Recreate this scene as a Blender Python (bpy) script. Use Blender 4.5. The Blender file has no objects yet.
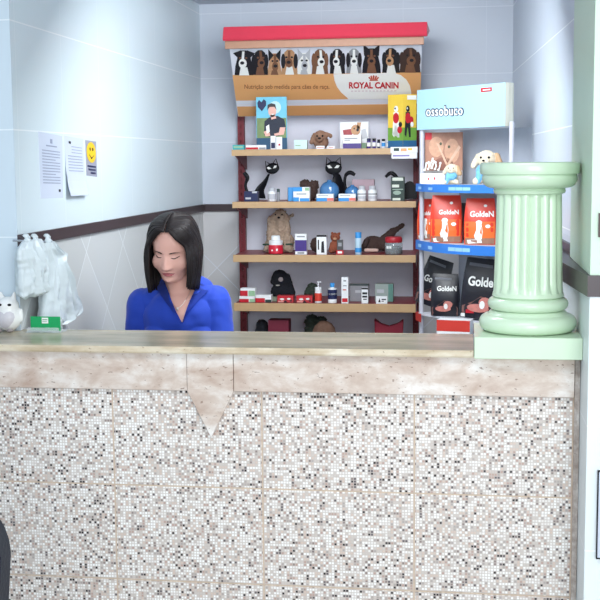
import bpy, bmesh, math, random
from mathutils import Vector, Matrix, noise as mnoise
R = math.radians
random.seed(7)
sc = bpy.context.scene
COL = sc.collection

# ------------------------------------------------------------------ camera
YAW, PIT, ROL, FPX = .139817, .116288, -.0089149, 1180.0
EYE = Vector((0, 0, 1.6))
cy, sy, cp, sp = math.cos(YAW), math.sin(YAW), math.cos(PIT), math.sin(PIT)
FW = Vector((-sy*cp, cy*cp, -sp)); RT0 = Vector((cy, sy, 0)); UP0 = RT0.cross(FW)
RT = RT0*math.cos(ROL) + UP0*math.sin(ROL); UP = UP0*math.cos(ROL) - RT0*math.sin(ROL)
cam = bpy.data.cameras.new('camera'); co = bpy.data.objects.new('camera', cam); COL.objects.link(co)
cam.sensor_width = 36; cam.lens = 36*FPX/600; cam.clip_start = .05
m = Matrix((RT, UP, -FW)).transposed().to_4x4(); m.translation = EYE; co.matrix_world = m
sc.camera = co

def ray(x, y): return FW + RT*((x-300)/FPX) - UP*((y-300)/FPX)
def atY(x, y, Y): r = ray(x, y); return EYE + r*(Y/r.y)
def atX(x, y, X): r = ray(x, y); return EYE + r*(X/r.x)
def atZ(x, y, Z): r = ray(x, y); return EYE + r*((Z-1.6)/r.z)
def hit(x, y, P, N): r = ray(x, y); return EYE + r*((P-EYE).dot(N)/r.dot(N))

# ------------------------------------------------------------------ materials
def lin(c):
    c = c/255
    return c/12.92 if c <= .04045 else ((c+.055)/1.055)**2.4
def rgb(r, g, b): return (lin(r), lin(g), lin(b), 1)
MC = {}
def mat(name, col, rough=.5, var=.06, scale=40, bump=0.0, metal=0, trans=0, alpha=1, coat=0, sheen=0, bscale=None, spec=.5, ior=1.45):
    if name in MC: return MC[name]
    M = bpy.data.materials.new(name); M.use_nodes = True; MC[name] = M
    nt = M.node_tree; b = nt.nodes['Principled BSDF']
    tc = nt.nodes.new('ShaderNodeTexCoord')
    n = nt.nodes.new('ShaderNodeTexNoise'); n.inputs['Scale'].default_value = scale; n.inputs['Detail'].default_value = 3
    nt.links.new(tc.outputs['Object'], n.inputs['Vector'])
    mx = nt.nodes.new('ShaderNodeMix'); mx.data_type = 'RGBA'
    c = rgb(*col)
    mx.inputs[6].default_value = tuple(v*(1-var) for v in c[:3])+(1,)
    mx.inputs[7].default_value = tuple(min(1, v*(1+var)) for v in c[:3])+(1,)
    nt.links.new(n.outputs['Fac'], mx.inputs[0]); nt.links.new(mx.outputs[2], b.inputs['Base Color'])
    b.inputs['Roughness'].default_value = rough; b.inputs['Metallic'].default_value = metal
    b.inputs['Transmission Weight'].default_value = trans; b.inputs['Alpha'].default_value = alpha
    b.inputs['Coat Weight'].default_value = coat; b.inputs['Sheen Weight'].default_value = sheen
    b.inputs['Specular IOR Level'].default_value = spec; b.inputs['IOR'].default_value = ior
    if bump:
        n2 = nt.nodes.new('ShaderNodeTexNoise'); n2.inputs['Scale'].default_value = bscale or scale*2; n2.inputs['Detail'].default_value = 4
        nt.links.new(tc.outputs['Object'], n2.inputs['Vector'])
        bp = nt.nodes.new('ShaderNodeBump'); bp.inputs['Strength'].default_value = bump; bp.inputs['Distance'].default_value = .005
        nt.links.new(n2.outputs['Fac'], bp.inputs['Height']); nt.links.new(bp.outputs['Normal'], b.inputs['Normal'])
    return M

class NT:
    """tiny helper for math nodes"""
    def __init__(s, M): s.nt = M.node_tree; s.L = s.nt.links.new
    def n(s, t): return s.nt.nodes.new(t)
    def m(s, op, a, b=None, c=None):
        x = s.n('ShaderNodeMath'); x.operation = op
        for i, v in enumerate((a, b, c)):
            if v is None: continue
            if isinstance(v, (int, float)): x.inputs[i].default_value = v
            else: s.L(v, x.inputs[i])
        return x.outputs[0]
    def mix(s, f, a, b):
        x = s.n('ShaderNodeMix'); x.data_type = 'RGBA'
        for i, v in ((0, f), (6, a), (7, b)):
            if isinstance(v, (int, float, tuple)): x.inputs[i].default_value = v
            else: s.L(v, x.inputs[i])
        return x.outputs[2]

def tile_mat(name, axis, base, seam, tw, th, z0, u0, dado=1.35, rough=.38, rot_below=True, lower=None):
    """glazed wall tiles: straight bond above the dado rail, laid on the diagonal below it"""
    M = bpy.data.materials.new(name); M.use_nodes = True; q = NT(M); b = M.node_tree.nodes['Principled BSDF']
    tc = q.n('ShaderNodeTexCoord'); sx = q.n('ShaderNodeSeparateXYZ'); q.L(tc.outputs['Object'], sx.inputs[0])
    u = q.m('SUBTRACT', sx.outputs[axis], u0); z = q.m('SUBTRACT', sx.outputs[2], z0)
    def line(v, size, w):
        f = q.m('ABSOLUTE', q.m('SUBTRACT', q.m('FRACT', q.m('DIVIDE', v, size)), .5))
        return q.m('SMOOTH_MIN', 1, q.m('GREATER_THAN', f, .5-w/size), 0)
    s1 = q.m('MAXIMUM', q.m('MULTIPLY', line(u, tw, .0016), .5), line(z, th, .0022))
    a = q.m('MULTIPLY', q.m('ADD', u, z), .7071); d = q.m('MULTIPLY', q.m('SUBTRACT', u, z), .7071)
    s2 = q.m('MULTIPLY', q.m('MAXIMUM', line(a, th, .0024), line(d, th, .0024)), .65)
    above = q.m('GREATER_THAN', sx.outputs[2], dado)
    if rot_below: s = q.m('ADD', q.m('MULTIPLY', s1, above), q.m('MULTIPLY', s2, q.m('SUBTRACT', 1, above)))
    else: s = s1
    n = q.n('ShaderNodeTexNoise'); n.inputs['Scale'].default_value = 1.6; n.inputs['Detail'].default_value = 5
    q.L(tc.outputs['Object'], n.inputs['Vector'])
    base_l = lower or base
    # per tile tone
    cb = q.n('ShaderNodeCombineXYZ')
    fa = q.m('FLOOR', q.m('DIVIDE', a, th)); fd = q.m('FLOOR', q.m('DIVIDE', d, th)); q.L(fa, cb.inputs[0]); q.L(fd, cb.inputs[1])
    wn = q.n('ShaderNodeTexWhiteNoise'); q.L(cb.outputs[0], wn.inputs['Vector'])
    dk = tuple(v*.86 for v in rgb(*base_l)[:3])+(1,)
    low = q.mix(wn.outputs['Value'], rgb(*base_l), dk)
    dk2 = tuple(v*.93 for v in rgb(*base)[:3])+(1,)
    upc = q.mix(n.outputs['Fac'], dk2, rgb(*base))
    c = q.mix(above, low, upc)
    c = q.mix(s, c, rgb(*seam))
    q.L(c, b.inputs['Base Color']); b.inputs['Roughness'].default_value = rough
    bp = q.n('ShaderNodeBump'); bp.inputs['Strength'].default_value = .25; bp.inputs['Distance'].default_value = .002; bp.invert = True
    q.L(s, bp.inputs['Height']); q.L(bp.outputs['Normal'], b.inputs['Normal'])
    return M

def travertine(name, c1, c2, c3, pit, sc_=(3, 3, 14), rough=.35, pits=1.0):
    M = bpy.data.materials.new(name); M.use_nodes = True; q = NT(M); b = M.node_tree.nodes['Principled BSDF']
    tc = q.n('ShaderNodeTexCoord'); mp = q.n('ShaderNodeMapping'); mp.inputs['Scale'].default_value = sc_
    q.L(tc.outputs['Object'], mp.inputs[0])
    n1 = q.n('ShaderNodeTexNoise'); n1.inputs['Scale'].default_value = 1.6; n1.inputs['Detail'].default_value = 7; n1.inputs['Roughness'].default_value = .62; n1.inputs['Distortion'].default_value = .25
    q.L(mp.outputs[0], n1.inputs['Vector'])
    rp = q.n('ShaderNodeValToRGB'); q.L(n1.outputs['Fac'], rp.inputs[0])
    e = rp.color_ramp.elements; e[0].position = .32; e[0].color = rgb(*c1); e[1].position = .68; e[1].color = rgb(*c3)
    x = e.new(.5); x.color = rgb(*c2)
    mp2 = q.n('ShaderNodeMapping'); mp2.inputs['Scale'].default_value = (70, 70, 150); q.L(tc.outputs['Object'], mp2.inputs[0])
    n2 = q.n('ShaderNodeTexNoise'); n2.inputs['Scale'].default_value = 1.; n2.inputs['Detail'].default_value = 2
    q.L(mp2.outputs[0], n2.inputs['Vector'])
    pm = q.m('MULTIPLY', q.m('GREATER_THAN', n2.outputs['Fac'], .69), .7*pits)
    q.L(q.mix(pm, rp.outputs[0], rgb(*pit)), b.inputs['Base Color'])
    b.inputs['Roughness'].default_value = rough
    bp = q.n('ShaderNodeBump'); bp.inputs['Strength'].default_value = .4; bp.inputs['Distance'].default_value = .001; bp.invert = True
    q.L(pm, bp.inputs['Height']); q.L(bp.outputs['Normal'], b.inputs['Normal'])
    return M

def mosaic_mat():
    M = bpy.data.materials.new('glass_stone_mosaic'); M.use_nodes = True; q = NT(M); b = M.node_tree.nodes['Principled BSDF']
    tc = q.n('ShaderNodeTexCoord'); sx = q.n('ShaderNodeSeparateXYZ'); q.L(tc.outputs['Object'], sx.inputs[0])
    P = .447/54
    # slight wobble so the little stones are not ruler straight
    nz = q.n('ShaderNodeTexNoise'); nz.inputs['Scale'].default_value = 9; q.L(tc.outputs['Object'], nz.inputs['Vector'])
    wob = q.m('MULTIPLY', q.m('SUBTRACT', nz.outputs['Fac'], .5), .006)
    u = q.m('DIVIDE', q.m('ADD', q.m('ADD', sx.outputs[0], 1.481), wob), P); v = q.m('DIVIDE', q.m('ADD', sx.outputs[2], wob), P)
    cb = q.n('ShaderNodeCombineXYZ'); q.L(q.m('FLOOR', u), cb.inputs[0]); q.L(q.m('FLOOR', v), cb.inputs[1])
    wn = q.n('ShaderNodeTexWhiteNoise'); q.L(cb.outputs[0], wn.inputs['Vector'])
    lf = q.n('ShaderNodeTexNoise'); lf.inputs['Scale'].default_value = 4.5; lf.inputs['Detail'].default_value = 3; q.L(tc.outputs['Object'], lf.inputs['Vector'])
    val = q.m('ADD', wn.outputs['Value'], q.m('MULTIPLY', q.m('SUBTRACT', lf.outputs['Fac'], .5), .28))
    rp = q.n('ShaderNodeValToRGB'); rp.color_ramp.interpolation = 'CONSTANT'; q.L(val, rp.inputs[0])
    e = rp.color_ramp.elements; e[0].position = 0; e[0].color = rgb(22, 19, 22); e[1].position = .04; e[1].color = rgb(96, 90, 92)
    for p_, c_ in ((.075, (144, 130, 124)), (.13, (188, 160, 148)), (.19, (178, 168, 162)), (.26, (208, 198, 190)), (.38, (236, 231, 226)), (.62, (250, 248, 245)), (.9, (214, 194, 180))):
        x = e.new(p_); x.color = rgb(*c_)
    def edge(w): return q.m('GREATER_THAN', q.m('ABSOLUTE', q.m('SUBTRACT', q.m('FRACT', w), .5)), .345)
    g = q.m('MAXIMUM', edge(u), edge(v))
    q.L(q.mix(q.m('MULTIPLY', g, .8), rp.outputs[0], rgb(202, 190, 182)), b.inputs['Base Color'])
    b.inputs['Roughness'].default_value = .3
    bp = q.n('ShaderNodeBump'); bp.inputs['Strength'].default_value = .5; bp.inputs['Distance'].default_value = .002; bp.invert = True
    q.L(g, bp.inputs['Height']); q.L(bp.outputs['Normal'], b.inputs['Normal'])
    return M

WHITE = mat('white_card', (238, 240, 242), .5, .02)
GREEN = mat('mint_gloss_paint', (206, 227, 199), .28, .03, 6, coat=.3)
PGREEN = mat('mint_wall_paint', (202, 222, 202), .45, .03, 3)
TRIM = mat('dark_brown_tile_rail', (62, 50, 54), .35, .15, 20)
RED = mat('dark_red_metal', (120, 32, 44), .45, .12, 30)
REDS = mat('red_shelf_laminate', (132, 40, 50), .4, .1, 20)
RAIL = mat('tan_price_rail', (192, 158, 118), .4, .14, 14)
LOGORED = mat('print_red', (196, 28, 44), .5, .05)
HEADRED = mat('header_red_plastic', (204, 58, 78), .35, .04)
ORANGE = mat('print_orange', (230, 170, 112), .45, .05, 8)
BLACK = mat('black_metal', (17, 18, 24), .5, .2, spec=.25)
NAVY = mat('navy_print', (30, 38, 80), .45, .1)
BLUE = mat('rack_blue_plastic', (52, 122, 208), .35, .05)
LBLUE = mat('light_blue_print', (110, 190, 235), .45, .05)
SKYB = mat('sky_blue_print', (58, 150, 220), .45, .05)
PURPLE = mat('purple_print', (70, 50, 128), .45, .1)
GREY = mat('grey_print', (150, 152, 156), .5, .1)
LGREY = mat('light_grey_plastic', (190, 192, 198), .4, .05)
DKGREEN = mat('dark_green_print', (42, 62, 58), .5, .2)
PALEGREEN = mat('pale_green_print', (150, 188, 150), .5, .1)
TEAL = mat('teal_print', (70, 170, 175), .45, .08)
YEL = mat('yellow_print', (236, 200, 70), .45, .05)
GRASS = mat('grass_green_print', (110, 160, 60), .5, .1)
SKIN = mat('skin', (228, 176, 162), .5, .05, 12, bump=.03, bscale=300)
LIPS = mat('lips', (186, 104, 108), .4, .05)
HAIR = mat('dark_brown_hair', (26, 20, 21), .5, .3, 60, spec=.3)
BLOUSE = mat('royal_blue_fabric', (20, 62, 178), .75, .12, 9, bump=.25, bscale=22, sheen=.2)
DARK = mat('dark_trousers', (32, 34, 44), .8, .1)
BROWN = mat('brown_plush', (112, 84, 70), .95, .25, 90, bump=.8, bscale=160)
DBROWN = mat('dark_brown_plush', (74, 56, 52), .95, .25, 90, bump=.8, bscale=160)
RUST = mat('rust_plush', (150, 84, 62), .95, .2, 90, bump=.8, bscale=160)
BEIGE = mat('beige_plush', (172, 150, 132), .95, .35, 60, bump=1, bscale=110)
TAN = mat('tan_plush', (192, 148, 118), .95, .2, 90, bump=.8, bscale=160)
CREAM = mat('cream_plush', (232, 216, 190), .95, .08, 90, bump=.6, bscale=160)
BLKPL = mat('black_plush', (24, 26, 34), .95, .3, 90, bump=.8, bscale=160)
GRNPL = mat('dark_green_plush', (52, 62, 54), .95, .35, 60, bump=.8, bscale=120)
CLEAR = mat('clear_acrylic', (235, 242, 245), .05, .01, alpha=.28)
GLASS = mat('jar_glass', (200, 210, 215), .05, .01, alpha=.35)
ORED = mat('bag_orange_red', (222, 58, 38), .35, .08, 10, bump=.35, bscale=26)
OR2 = mat('bag_orange', (232, 112, 50), .35, .08, 10)
BBLK = mat('bag_black_plastic', (34, 34, 42), .32, .2, 10, bump=.35, bscale=26)
WPRINT = mat('white_print', (244, 244, 240), .45, .02)
PINK = mat('pink_meat_print', (206, 130, 120), .5, .3, 60)
MUZ = mat('brown_print', (128, 88, 66), .55, .2, 60)
BLKP = mat('black_print', (28, 28, 36), .5, .2)
TANP = mat('tan_print', (196, 150, 112), .55, .2, 60)
CERAM = mat('white_glazed_ceramic', (240, 240, 238), .2, .02, coat=.4)
BAGW = mat('white_carrier_bag_film', (204, 214, 218), .35, .05, 20, bump=.35, bscale=30)
PAPER = mat('white_paper', (200, 208, 224), .6, .02)
INK = mat('pale_ink', (150, 158, 180), .6, .3, 300)
CHROME = mat('chrome', (200, 200, 205), .2, .02, metal=1)

# ------------------------------------------------------------------ mesh helpers
def tag(o, label=None, cat=None, group=None, kind=None):
    if label: o['label'] = label
    if cat: o['category'] = cat
    if group: o['group'] = group
    if kind: o['kind'] = kind
    return o
def link(name, me, mt, parent=None, loc=(0, 0, 0), rotz=0, smooth=None):
    o = bpy.data.objects.new(name, me); COL.objects.link(o)
    if mt is not None:
        for x in (mt if isinstance(mt, (list, tuple)) else [mt]): me.materials.append(x)
    o.location = loc; o.rotation_euler = (0, 0, rotz)
    if parent: o.parent = parent
    if smooth is not None:
        for p in me.polygons: p.use_smooth = True
        if smooth < 180:
            try: me.set_sharp_from_angle(angle=R(smooth))
            except Exception: pass
    return o
def obj(name, bm, mt, parent=None, loc=(0, 0, 0), rotz=0, smooth=None):
    bmesh.ops.recalc_face_normals(bm, faces=bm.faces)
    me = bpy.data.meshes.new(name); bm.to_mesh(me); bm.free()
    return link(name, me, mt, parent, loc, rotz, smooth)
def empty(name, loc=(0, 0, 0), rotz=0):
    o = bpy.data.objects.new(name, None); COL.objects.link(o); o.location = loc; o.rotation_euler = (0, 0, rotz); o.empty_display_size = .05
    return o
def B(): return bmesh.new()
def box(bm, x0, x1, y0, y1, z0, z1, bev=0, M=None):
    r = bmesh.ops.create_cube(bm, size=1, matrix=Matrix.Translation(((x0+x1)/2, (y0+y1)/2, (z0+z1)/2)) @ Matrix.Diagonal((x1-x0, y1-y0, z1-z0, 1)))
    vs = r['verts']
    if bev:
        es = list({e for v in vs for e in v.link_edges})
        rb = bmesh.ops.bevel(bm, geom=es, offset=bev, segments=2, profile=.6, affect='EDGES'); 
        vs = list({v for f in rb['faces'] for v in f.verts} | {v for v in vs if v.is_valid})
    if M is not None: bmesh.ops.transform(bm, matrix=M, verts=[v for v in vs if v.is_valid])
    return vs
def lathe(bm, prof, seg=32, c=(0, 0, 0), sx=1, sy=1, fn=None):
    rings = []
    for r, z in prof:
        ring = []
        for i in range(seg):
            a = 2*math.pi*i/seg; rr = fn(r, z, a) if fn else r
            ring.append(bm.verts.new((c[0]+math.cos(a)*rr*sx, c[1]+math.sin(a)*rr*sy, c[2]+z)))
        rings.append(ring)
    for A, C in zip(rings, rings[1:]):
        for i in range(seg): bm.faces.new((A[i], A[(i+1) % seg], C[(i+1) % seg], C[i]))
    bm.faces.new(rings[0][::-1]); bm.faces.new(rings[-1])
def tube(bm, pts, rad, seg=8, flat=1.0):
    pts = [Vector(p) for p in pts]; n = len(pts); rs = rad if isinstance(rad, (list, tuple)) else [rad]*n
    prev = None; rings = []
    for i, p in enumerate(pts):
        t = (pts[min(i+1, n-1)]-pts[max(i-1, 0)]).normalized()
        if prev is None: a = t.orthogonal().normalized()
        else: a = (prev - t*prev.dot(t)).normalized()
        prev = a; b_ = t.cross(a)
        rings.append([bm.verts.new(p + (a*math.cos(2*math.pi*k/seg)+b_*math.sin(2*math.pi*k/seg)*flat)*rs[i]) for k in range(seg)])
    for A, C in zip(rings, rings[1:]):
        for k in range(seg): bm.faces.new((A[k], A[(k+1) % seg], C[(k+1) % seg], C[k]))
    bm.faces.new(rings[0][::-1]); bm.faces.new(rings[-1])
def bez(ps, n=14):
    """Catmull-Rom through points"""
    ps = [Vector(p) for p in ps]; q = [ps[0]*2-ps[1]]+ps+[ps[-1]*2-ps[-2]]; out = []
    for i in range(1, len(q)-2):
        for k in range(n):
            t = k/n; a, b_, c, d = q[i-1:i+3]
            out.append(.5*((2*b_)+(c-a)*t+(2*a-5*b_+4*c-d)*t*t+(3*b_-a-3*c+d)*t**3))
    out.append(ps[-1]); return out
def prism(bm, pts, fn, off=0.0005, th=.0008):
    """thin solid from a 2D outline carried onto a surface: fn(u, v, offset) -> point"""
    f = [bm.verts.new(fn(u, v, off+th)) for u, v in pts]; k = [bm.verts.new(fn(u, v, off)) for u, v in pts]
    n = len(pts)
    bm.faces.new(f); bm.faces.new(k[::-1])
    for i in range(n): bm.faces.new((f[i], k[i], k[(i+1) % n], f[(i+1) % n]))
def ell(cx, cy_, rx, ry, n=20, a0=0, rot=0):
    return [(cx+rx*math.cos(a)*math.cos(rot)-ry*math.sin(a)*math.sin(rot), cy_+rx*math.cos(a)*math.sin(rot)+ry*math.sin(a)*math.cos(rot)) for a in [a0+2*math.pi*i/n for i in range(n)]]
def rect(u0, v0, u1, v1): return [(u0, v0), (u1, v0), (u1, v1), (u0, v1)]
def decal(name, polys, fn, mt, parent, off=.0005, th=.0008):
    bm = B()
    for p in polys: prism(bm, p, fn, off, th)
    bmesh.ops.triangulate(bm, faces=[f for f in bm.faces if len(f.verts) > 4])
    return obj(name, bm, mt, parent)
def text_mesh(body, bold=0, shear=0, spacing=1):
    cu = bpy.data.curves.new('lettering', 'FONT'); cu.body = body; cu.size = 1; cu.offset = bold; cu.shear = shear; cu.extrude = .02; cu.resolution_u = 4
    cu.space_character = spacing
    o = bpy.data.objects.new('lettering', cu); COL.objects.link(o)
    dg = bpy.context.evaluated_depsgraph_get(); me = bpy.data.meshes.new_from_object(o.evaluated_get(dg))
    bpy.data.objects.remove(o); bpy.data.curves.remove(cu)
    return me
def decal_text(name, body, bx, fn, mt, parent, off=.0015, th=.0008, **k):
    me = text_mesh(body, **k)
    xs = [v.co.x for v in me.vertices]; ys = [v.co.y for v in me.vertices]
    x0, x1, y0, y1 = min(xs), max(xs), min(ys), max(ys)
    for v in me.vertices:
        u = bx[0]+(v.co.x-x0)/(x1-x0)*(bx[2]-bx[0]); w = bx[3]+(v.co.y-y0)/(y1-y0)*(bx[1]-bx[3])
        v.co = fn(u, w, off+(th if v.co.z > 0 else 0))
    me.name = name
    return link(name, me, mt, parent)
def remesh(bm, voxel, smooth_it=4, fac=.5, disp=0, dscale=40):
    me = bpy.data.meshes.new('tmp'); bm.to_mesh(me); bm.free()
    o = bpy.data.objects.new('tmp', me); COL.objects.link(o)
    md = o.modifiers.new('r', 'REMESH'); md.mode = 'VOXEL'; md.voxel_size = voxel; md.use_smooth_shade = True
    ms = o.modifiers.new('s', 'SMOOTH'); ms.iterations = smooth_it; ms.factor = fac
    dg = bpy.context.evaluated_depsgraph_get(); out = bpy.data.meshes.new_from_object(o.evaluated_get(dg))
    bpy.data.objects.remove(o); bpy.data.meshes.remove(me)
    if disp:
        for v, n in [(v, v.normal.copy()) for v in out.vertices]:
            v.co += n*disp*(mnoise.noise(v.co*dscale)+.5*mnoise.noise(v.co*dscale*2.3))
    return out
def sph(bm, c, r, rot=None, sub=3):
    r = (r, r, r) if isinstance(r, (int, float)) else r
    M = Matrix.Translation(c) @ (rot.to_4x4() if rot is not None else Matrix.Identity(4)) @ Matrix.Diagonal((*r, 1))
    bmesh.ops.create_icosphere(bm, subdivisions=sub, radius=1, matrix=M)
def cap(bm, a, b_, ra, rb):
    a = Vector(a); b_ = Vector(b_); d = b_-a; L = d.length
    M = Matrix.Translation((a+b_)/2) @ d.to_track_quat('Z', 'Y').to_matrix().to_4x4()
    bmesh.ops.create_cone(bm, segments=20, radius1=ra, radius2=rb, depth=L, cap_ends=True, matrix=M)
    sph(bm, a, ra, sub=2); sph(bm, b_, rb, sub=2)
def blob(name, parts, mt, parent=None, voxel=.004, sm=3, disp=0, dscale=60, loc=(0, 0, 0), rotz=0):
    """one continuous surface grown over ellipsoids ('e') and tapering capsules ('c')"""
    bm = B()
    for p in parts:
        if p[0] == 'e': sph(bm, p[1], p[2], *(p[3:] or ()))
        else: cap(bm, *p[1:])
    me = remesh(bm, voxel, sm, .5, disp, dscale); me.name = name
    return link(name, me, mt, parent, loc, rotz, 180)
def struct(name, bm, mt, smooth=None): return tag(obj(name, bm, mt, None, smooth=smooth), kind='structure')

# ------------------------------------------------------------------ the room
XL, YB, CZ = -1.415, 6.3, 2.44
def XR(y): return .236+(6.3-y)*.045
W_left = tile_mat('pale_blue_glazed_tile_side', 1, (216, 230, 236), (236, 243, 246), .43, .34, 1.03, .2, lower=(210, 214, 214))
W_back = tile_mat('pale_blue_glazed_tile_back', 0, (208, 216, 228), (222, 228, 238), .43, .34, 1.03, .1, lower=(210, 210, 212))
W_right = tile_mat('pale_blue_glazed_tile_right', 1, (206, 216, 228), (240, 246, 250), .43, .34, 1.03, .15)
bm = B(); box(bm, XL-.24, XL, 3.604, YB+.12, 0, CZ); struct('wall_left', bm, W_left)
W_ret = tile_mat('pale_blue_glazed_tile_return', 0, (206, 220, 230), (226, 234, 240), .43, .34, 1.03, .2, dado=-1, rot_below=False, rough=.35)
bm = B(); box(bm, XL-.24, XL, 3.600, 3.604, 0, CZ); struct('wall_left_return', bm, W_ret)
bm = B(); box(bm, XL-.36, XL-.24, -2.2, YB+.12, 0, CZ); struct('wall_left_front', bm, W_ret)
bm = B(); box(bm, XL, XR(YB)+.02, YB, YB+.12, 0, CZ); struct('wall_back', bm, W_back)
bm = B()
v = [bm.verts.new(p) for z in (0, CZ) for p in ((XR(3.74), 3.74, z), (.8, 3.74, z), (.8, YB+.12, z), (XR(YB), YB+.12, z), (XR(YB), YB, z))]
bm.faces.new(v[:5]); bm.faces.new(v[5:])
for i in range(5): bm.faces.new((v[i], v[(i+1) % 5], v[5+(i+1) % 5], v[5+i]))
struct('wall_right', bm, W_right)
# the green pillar with its tiled foot, and the wall going on from it to the right
PX = .322
W_foot = tile_mat('white_glazed_tile_foot', 0, (228, 236, 238), (240, 246, 250), .43, .34, .9, .25, dado=-1, rot_below=False)
bm = B(); box(bm, PX, 1.7, 3.135, 3.74, 1.30, CZ, .002); struct('wall_front_right', bm, PGREEN)
bm = B(); box(bm, PX, 1.7, 3.135, 3.74, 0, 1.245, .002); box(bm, PX, .36, 3.74, 4.12, 0, 1.245); struct('wall_front_right_lower', bm, W_foot)
bm = B()
tp_ = [(PX-.006, 3.128), (1.7, 3.128), (1.7, 3.74), (.37, 3.74), (.37, 4.10), (.284, 4.10), (.281, 3.56)]
prism(bm, tp_, lambda u, v_, o_: Vector((u, v_, 1.245+o_*.055)), 0, 1)
struct('trim_3', bm, TRIM)
bm = B(); box(bm, XL, XL+.012, 3.598, YB, 1.338, 1.378, .001); struct('trim_1', bm, TRIM)
bm = B(); box(bm, XL, XR(YB), YB-.012, YB, 1.338, 1.378, .001); struct('trim_2', bm, TRIM)
bm = B()
v = [bm.verts.new((XR(y)-o_, y, z)) for z in (1.27, 1.328) for y, o_ in ((3.74, .012), (YB, .012), (YB, 0), (3.74, 0))]
bm.faces.new(v[:4]); bm.faces.new(v[4:])
for i in range(4): bm.faces.new((v[i], v[(i+1) % 4], v[4+(i+1) % 4], v[4+i]))
struct('trim_4', bm, TRIM)
CEIL = mat('pale_grey_plaster', (206, 212, 222), .8, .03, 4)
bm = B(); box(bm, XL-.36, 1.7, -2.2, YB+.12, CZ, CZ+.1); struct('ceiling', bm, CEIL)
FLM = tile_mat('grey_floor_tile', 0, (176, 174, 170), (130, 128, 126), .45, .45, 0, 0, dado=5, rot_below=False)
bm = B(); box(bm, XL-.36, 1.7, -2.2, YB+.12, -.1, 0); struct('floor', bm, mat('light_grey_floor', (178, 174, 168), .3, .1, 5))

# ------------------------------------------------------------------ counter
YC = 3.332
MOS = mosaic_mat()
TRAV = travertine('pink_travertine', (182, 156, 140), (208, 191, 178), (236, 230, 224), (130, 100, 84), (5, 5, 9))
SLAB = travertine('grey_green_stone', (140, 134, 112), (162, 153, 132), (192, 179, 154), (120, 100, 80), (1.6, 8, 8), .25, .3)
NOSE = travertine('cream_stone_edge', (182, 162, 132), (204, 187, 160), (226, 216, 196), (140, 110, 80), (5, 5, 14), .4)
GROUT = mat('tan_grout', (204, 184, 164), .85, .2, 60)
ctr = tag(empty('reception_counter', (-.55, 3.4, 0)), 'long reception counter faced with speckled grey mosaic under a travertine band', 'counter')
def cobj(name, bm, mt, smooth=None):
    bmesh.ops.translate(bm, vec=(.55, -3.4, 0), verts=bm.verts); o = obj(name, bm, mt, ctr, smooth=smooth); return o
bm = B(); box(bm, XL-.239, PX-.001, YC+.009, 3.46, 0, 1.05); cobj('counter_body', bm, GROUT)
xs = [-1.483, -1.036, -.586, -.141, .305]; zs = [.938, .645, .352, .058]
for i in range(4):
    for j in range(3):
        bm = B(); g = .0024
        box(bm, xs[i]+(g if i else 0), xs[i+1]-g, YC+.0075, YC+.012, zs[j+1]+g, zs[j]-g, .0008)
        cobj('mosaic_panel', bm, MOS)
for i, (a, b_) in enumerate(((XL-.239, -.8045), (-.6645, .305))):
    bm = B(); box(bm, a, b_, YC-.008, YC+.012, .9385, 1.05, .0012); cobj('travertine_band', bm, TRAV)
bm = B()
f = lambda u, v_, o_: Vector((u, YC-.011+.022*(1-o_), v_))
prism(bm, [(-.803, 1.05), (-.803, .936), (-.7345, .800), (-.666, .936), (-.666, 1.05)], f, 0, 1)
bmesh.ops.bevel(bm, geom=[e for e in bm.edges], offset=.0012, segments=1, affect='EDGES')
k = cobj('keystone_panel', bm, TRAV); k['label'] = 'pointed travertine keystone piece'
bm = B(); box(bm, .3065, PX-.001, YC-.004, YC+.03, 0, 1.05, .001); k = cobj('end_strip', bm, travertine('rough_grey_stone', (150, 136, 126), (176, 164, 156), (206, 200, 194), (90, 76, 70), (24, 24, 24), .6))
bm = B()
xa = XL-.239; xb = .0255
prof = [(3.302, 1.051), (3.300, 1.056), (3.300, 1.066), (3.304, 1.071), (3.594, 1.071), (3.597, 1.066), (3.597, 1.051)]
va = [bm.verts.new((xa, y, z)) for y, z in prof]; vb = [bm.verts.new((xb, y, z)) for y, z in prof]
bm.faces.new(va[::-1]); bm.faces.new(vb); n = len(prof)
for i in range(n): bm.faces.new((va[i], va[(i+1) % n], vb[(i+1) % n], vb[i]))
fr = [0, 1, 2]
for fc in bm.faces:
    cc = fc.calc_center_median()
    if cc.y < 3.3035 and len(fc.verts) == 4: fc.material_index = 1
k = cobj('counter_top', bm, [SLAB, NOSE]); k['label'] = 'grey stone counter top with cream nosing'

bm = B(); box(bm, XL+.001, .0255, 3.5975, 3.628, 1.051, 1.071); k = cobj('counter_top', bm, SLAB); k['label'] = 'back strip of the grey stone counter top'
# ------------------------------------------------------------------ green column
CX, CYY = .1795, 3.432
colm = tag(empty('ornamental_column', (CX, CYY, 1.052)), 'short mint green fluted column standing on the right end of the counter', 'column')
bm = B(); box(bm, -.1525, .1420, -.152, .150, 0, .0605, .002); obj('plinth', bm, GREEN, colm)
def torus_prof(r, z0, z1, n=8):
    return [(r-(z1-z0)/2*(1-math.cos(a)), (z0+z1)/2+(z1-z0)/2*math.sin(a)) for a in [(-.5+i/n)*math.pi for i in range(n+1)]]
bm = B(); p = torus_prof(.139, .0605, .110)+[(.112, .112), (.108, .118)]+torus_prof(.1145, .122, .158)+[(.102, .162), (.100, .172)]
lathe(bm, p, 64); obj('base', bm, GREEN, colm, smooth=50)
NF = 18
def flute(r, z, a):
    t = (z-.172)/(.462-.172); e = min(1, max(0, min(t, 1-t)/.05)); f_ = abs(math.cos(a*NF/2))
    return r-.0085*e*(1-f_)**.9
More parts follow.
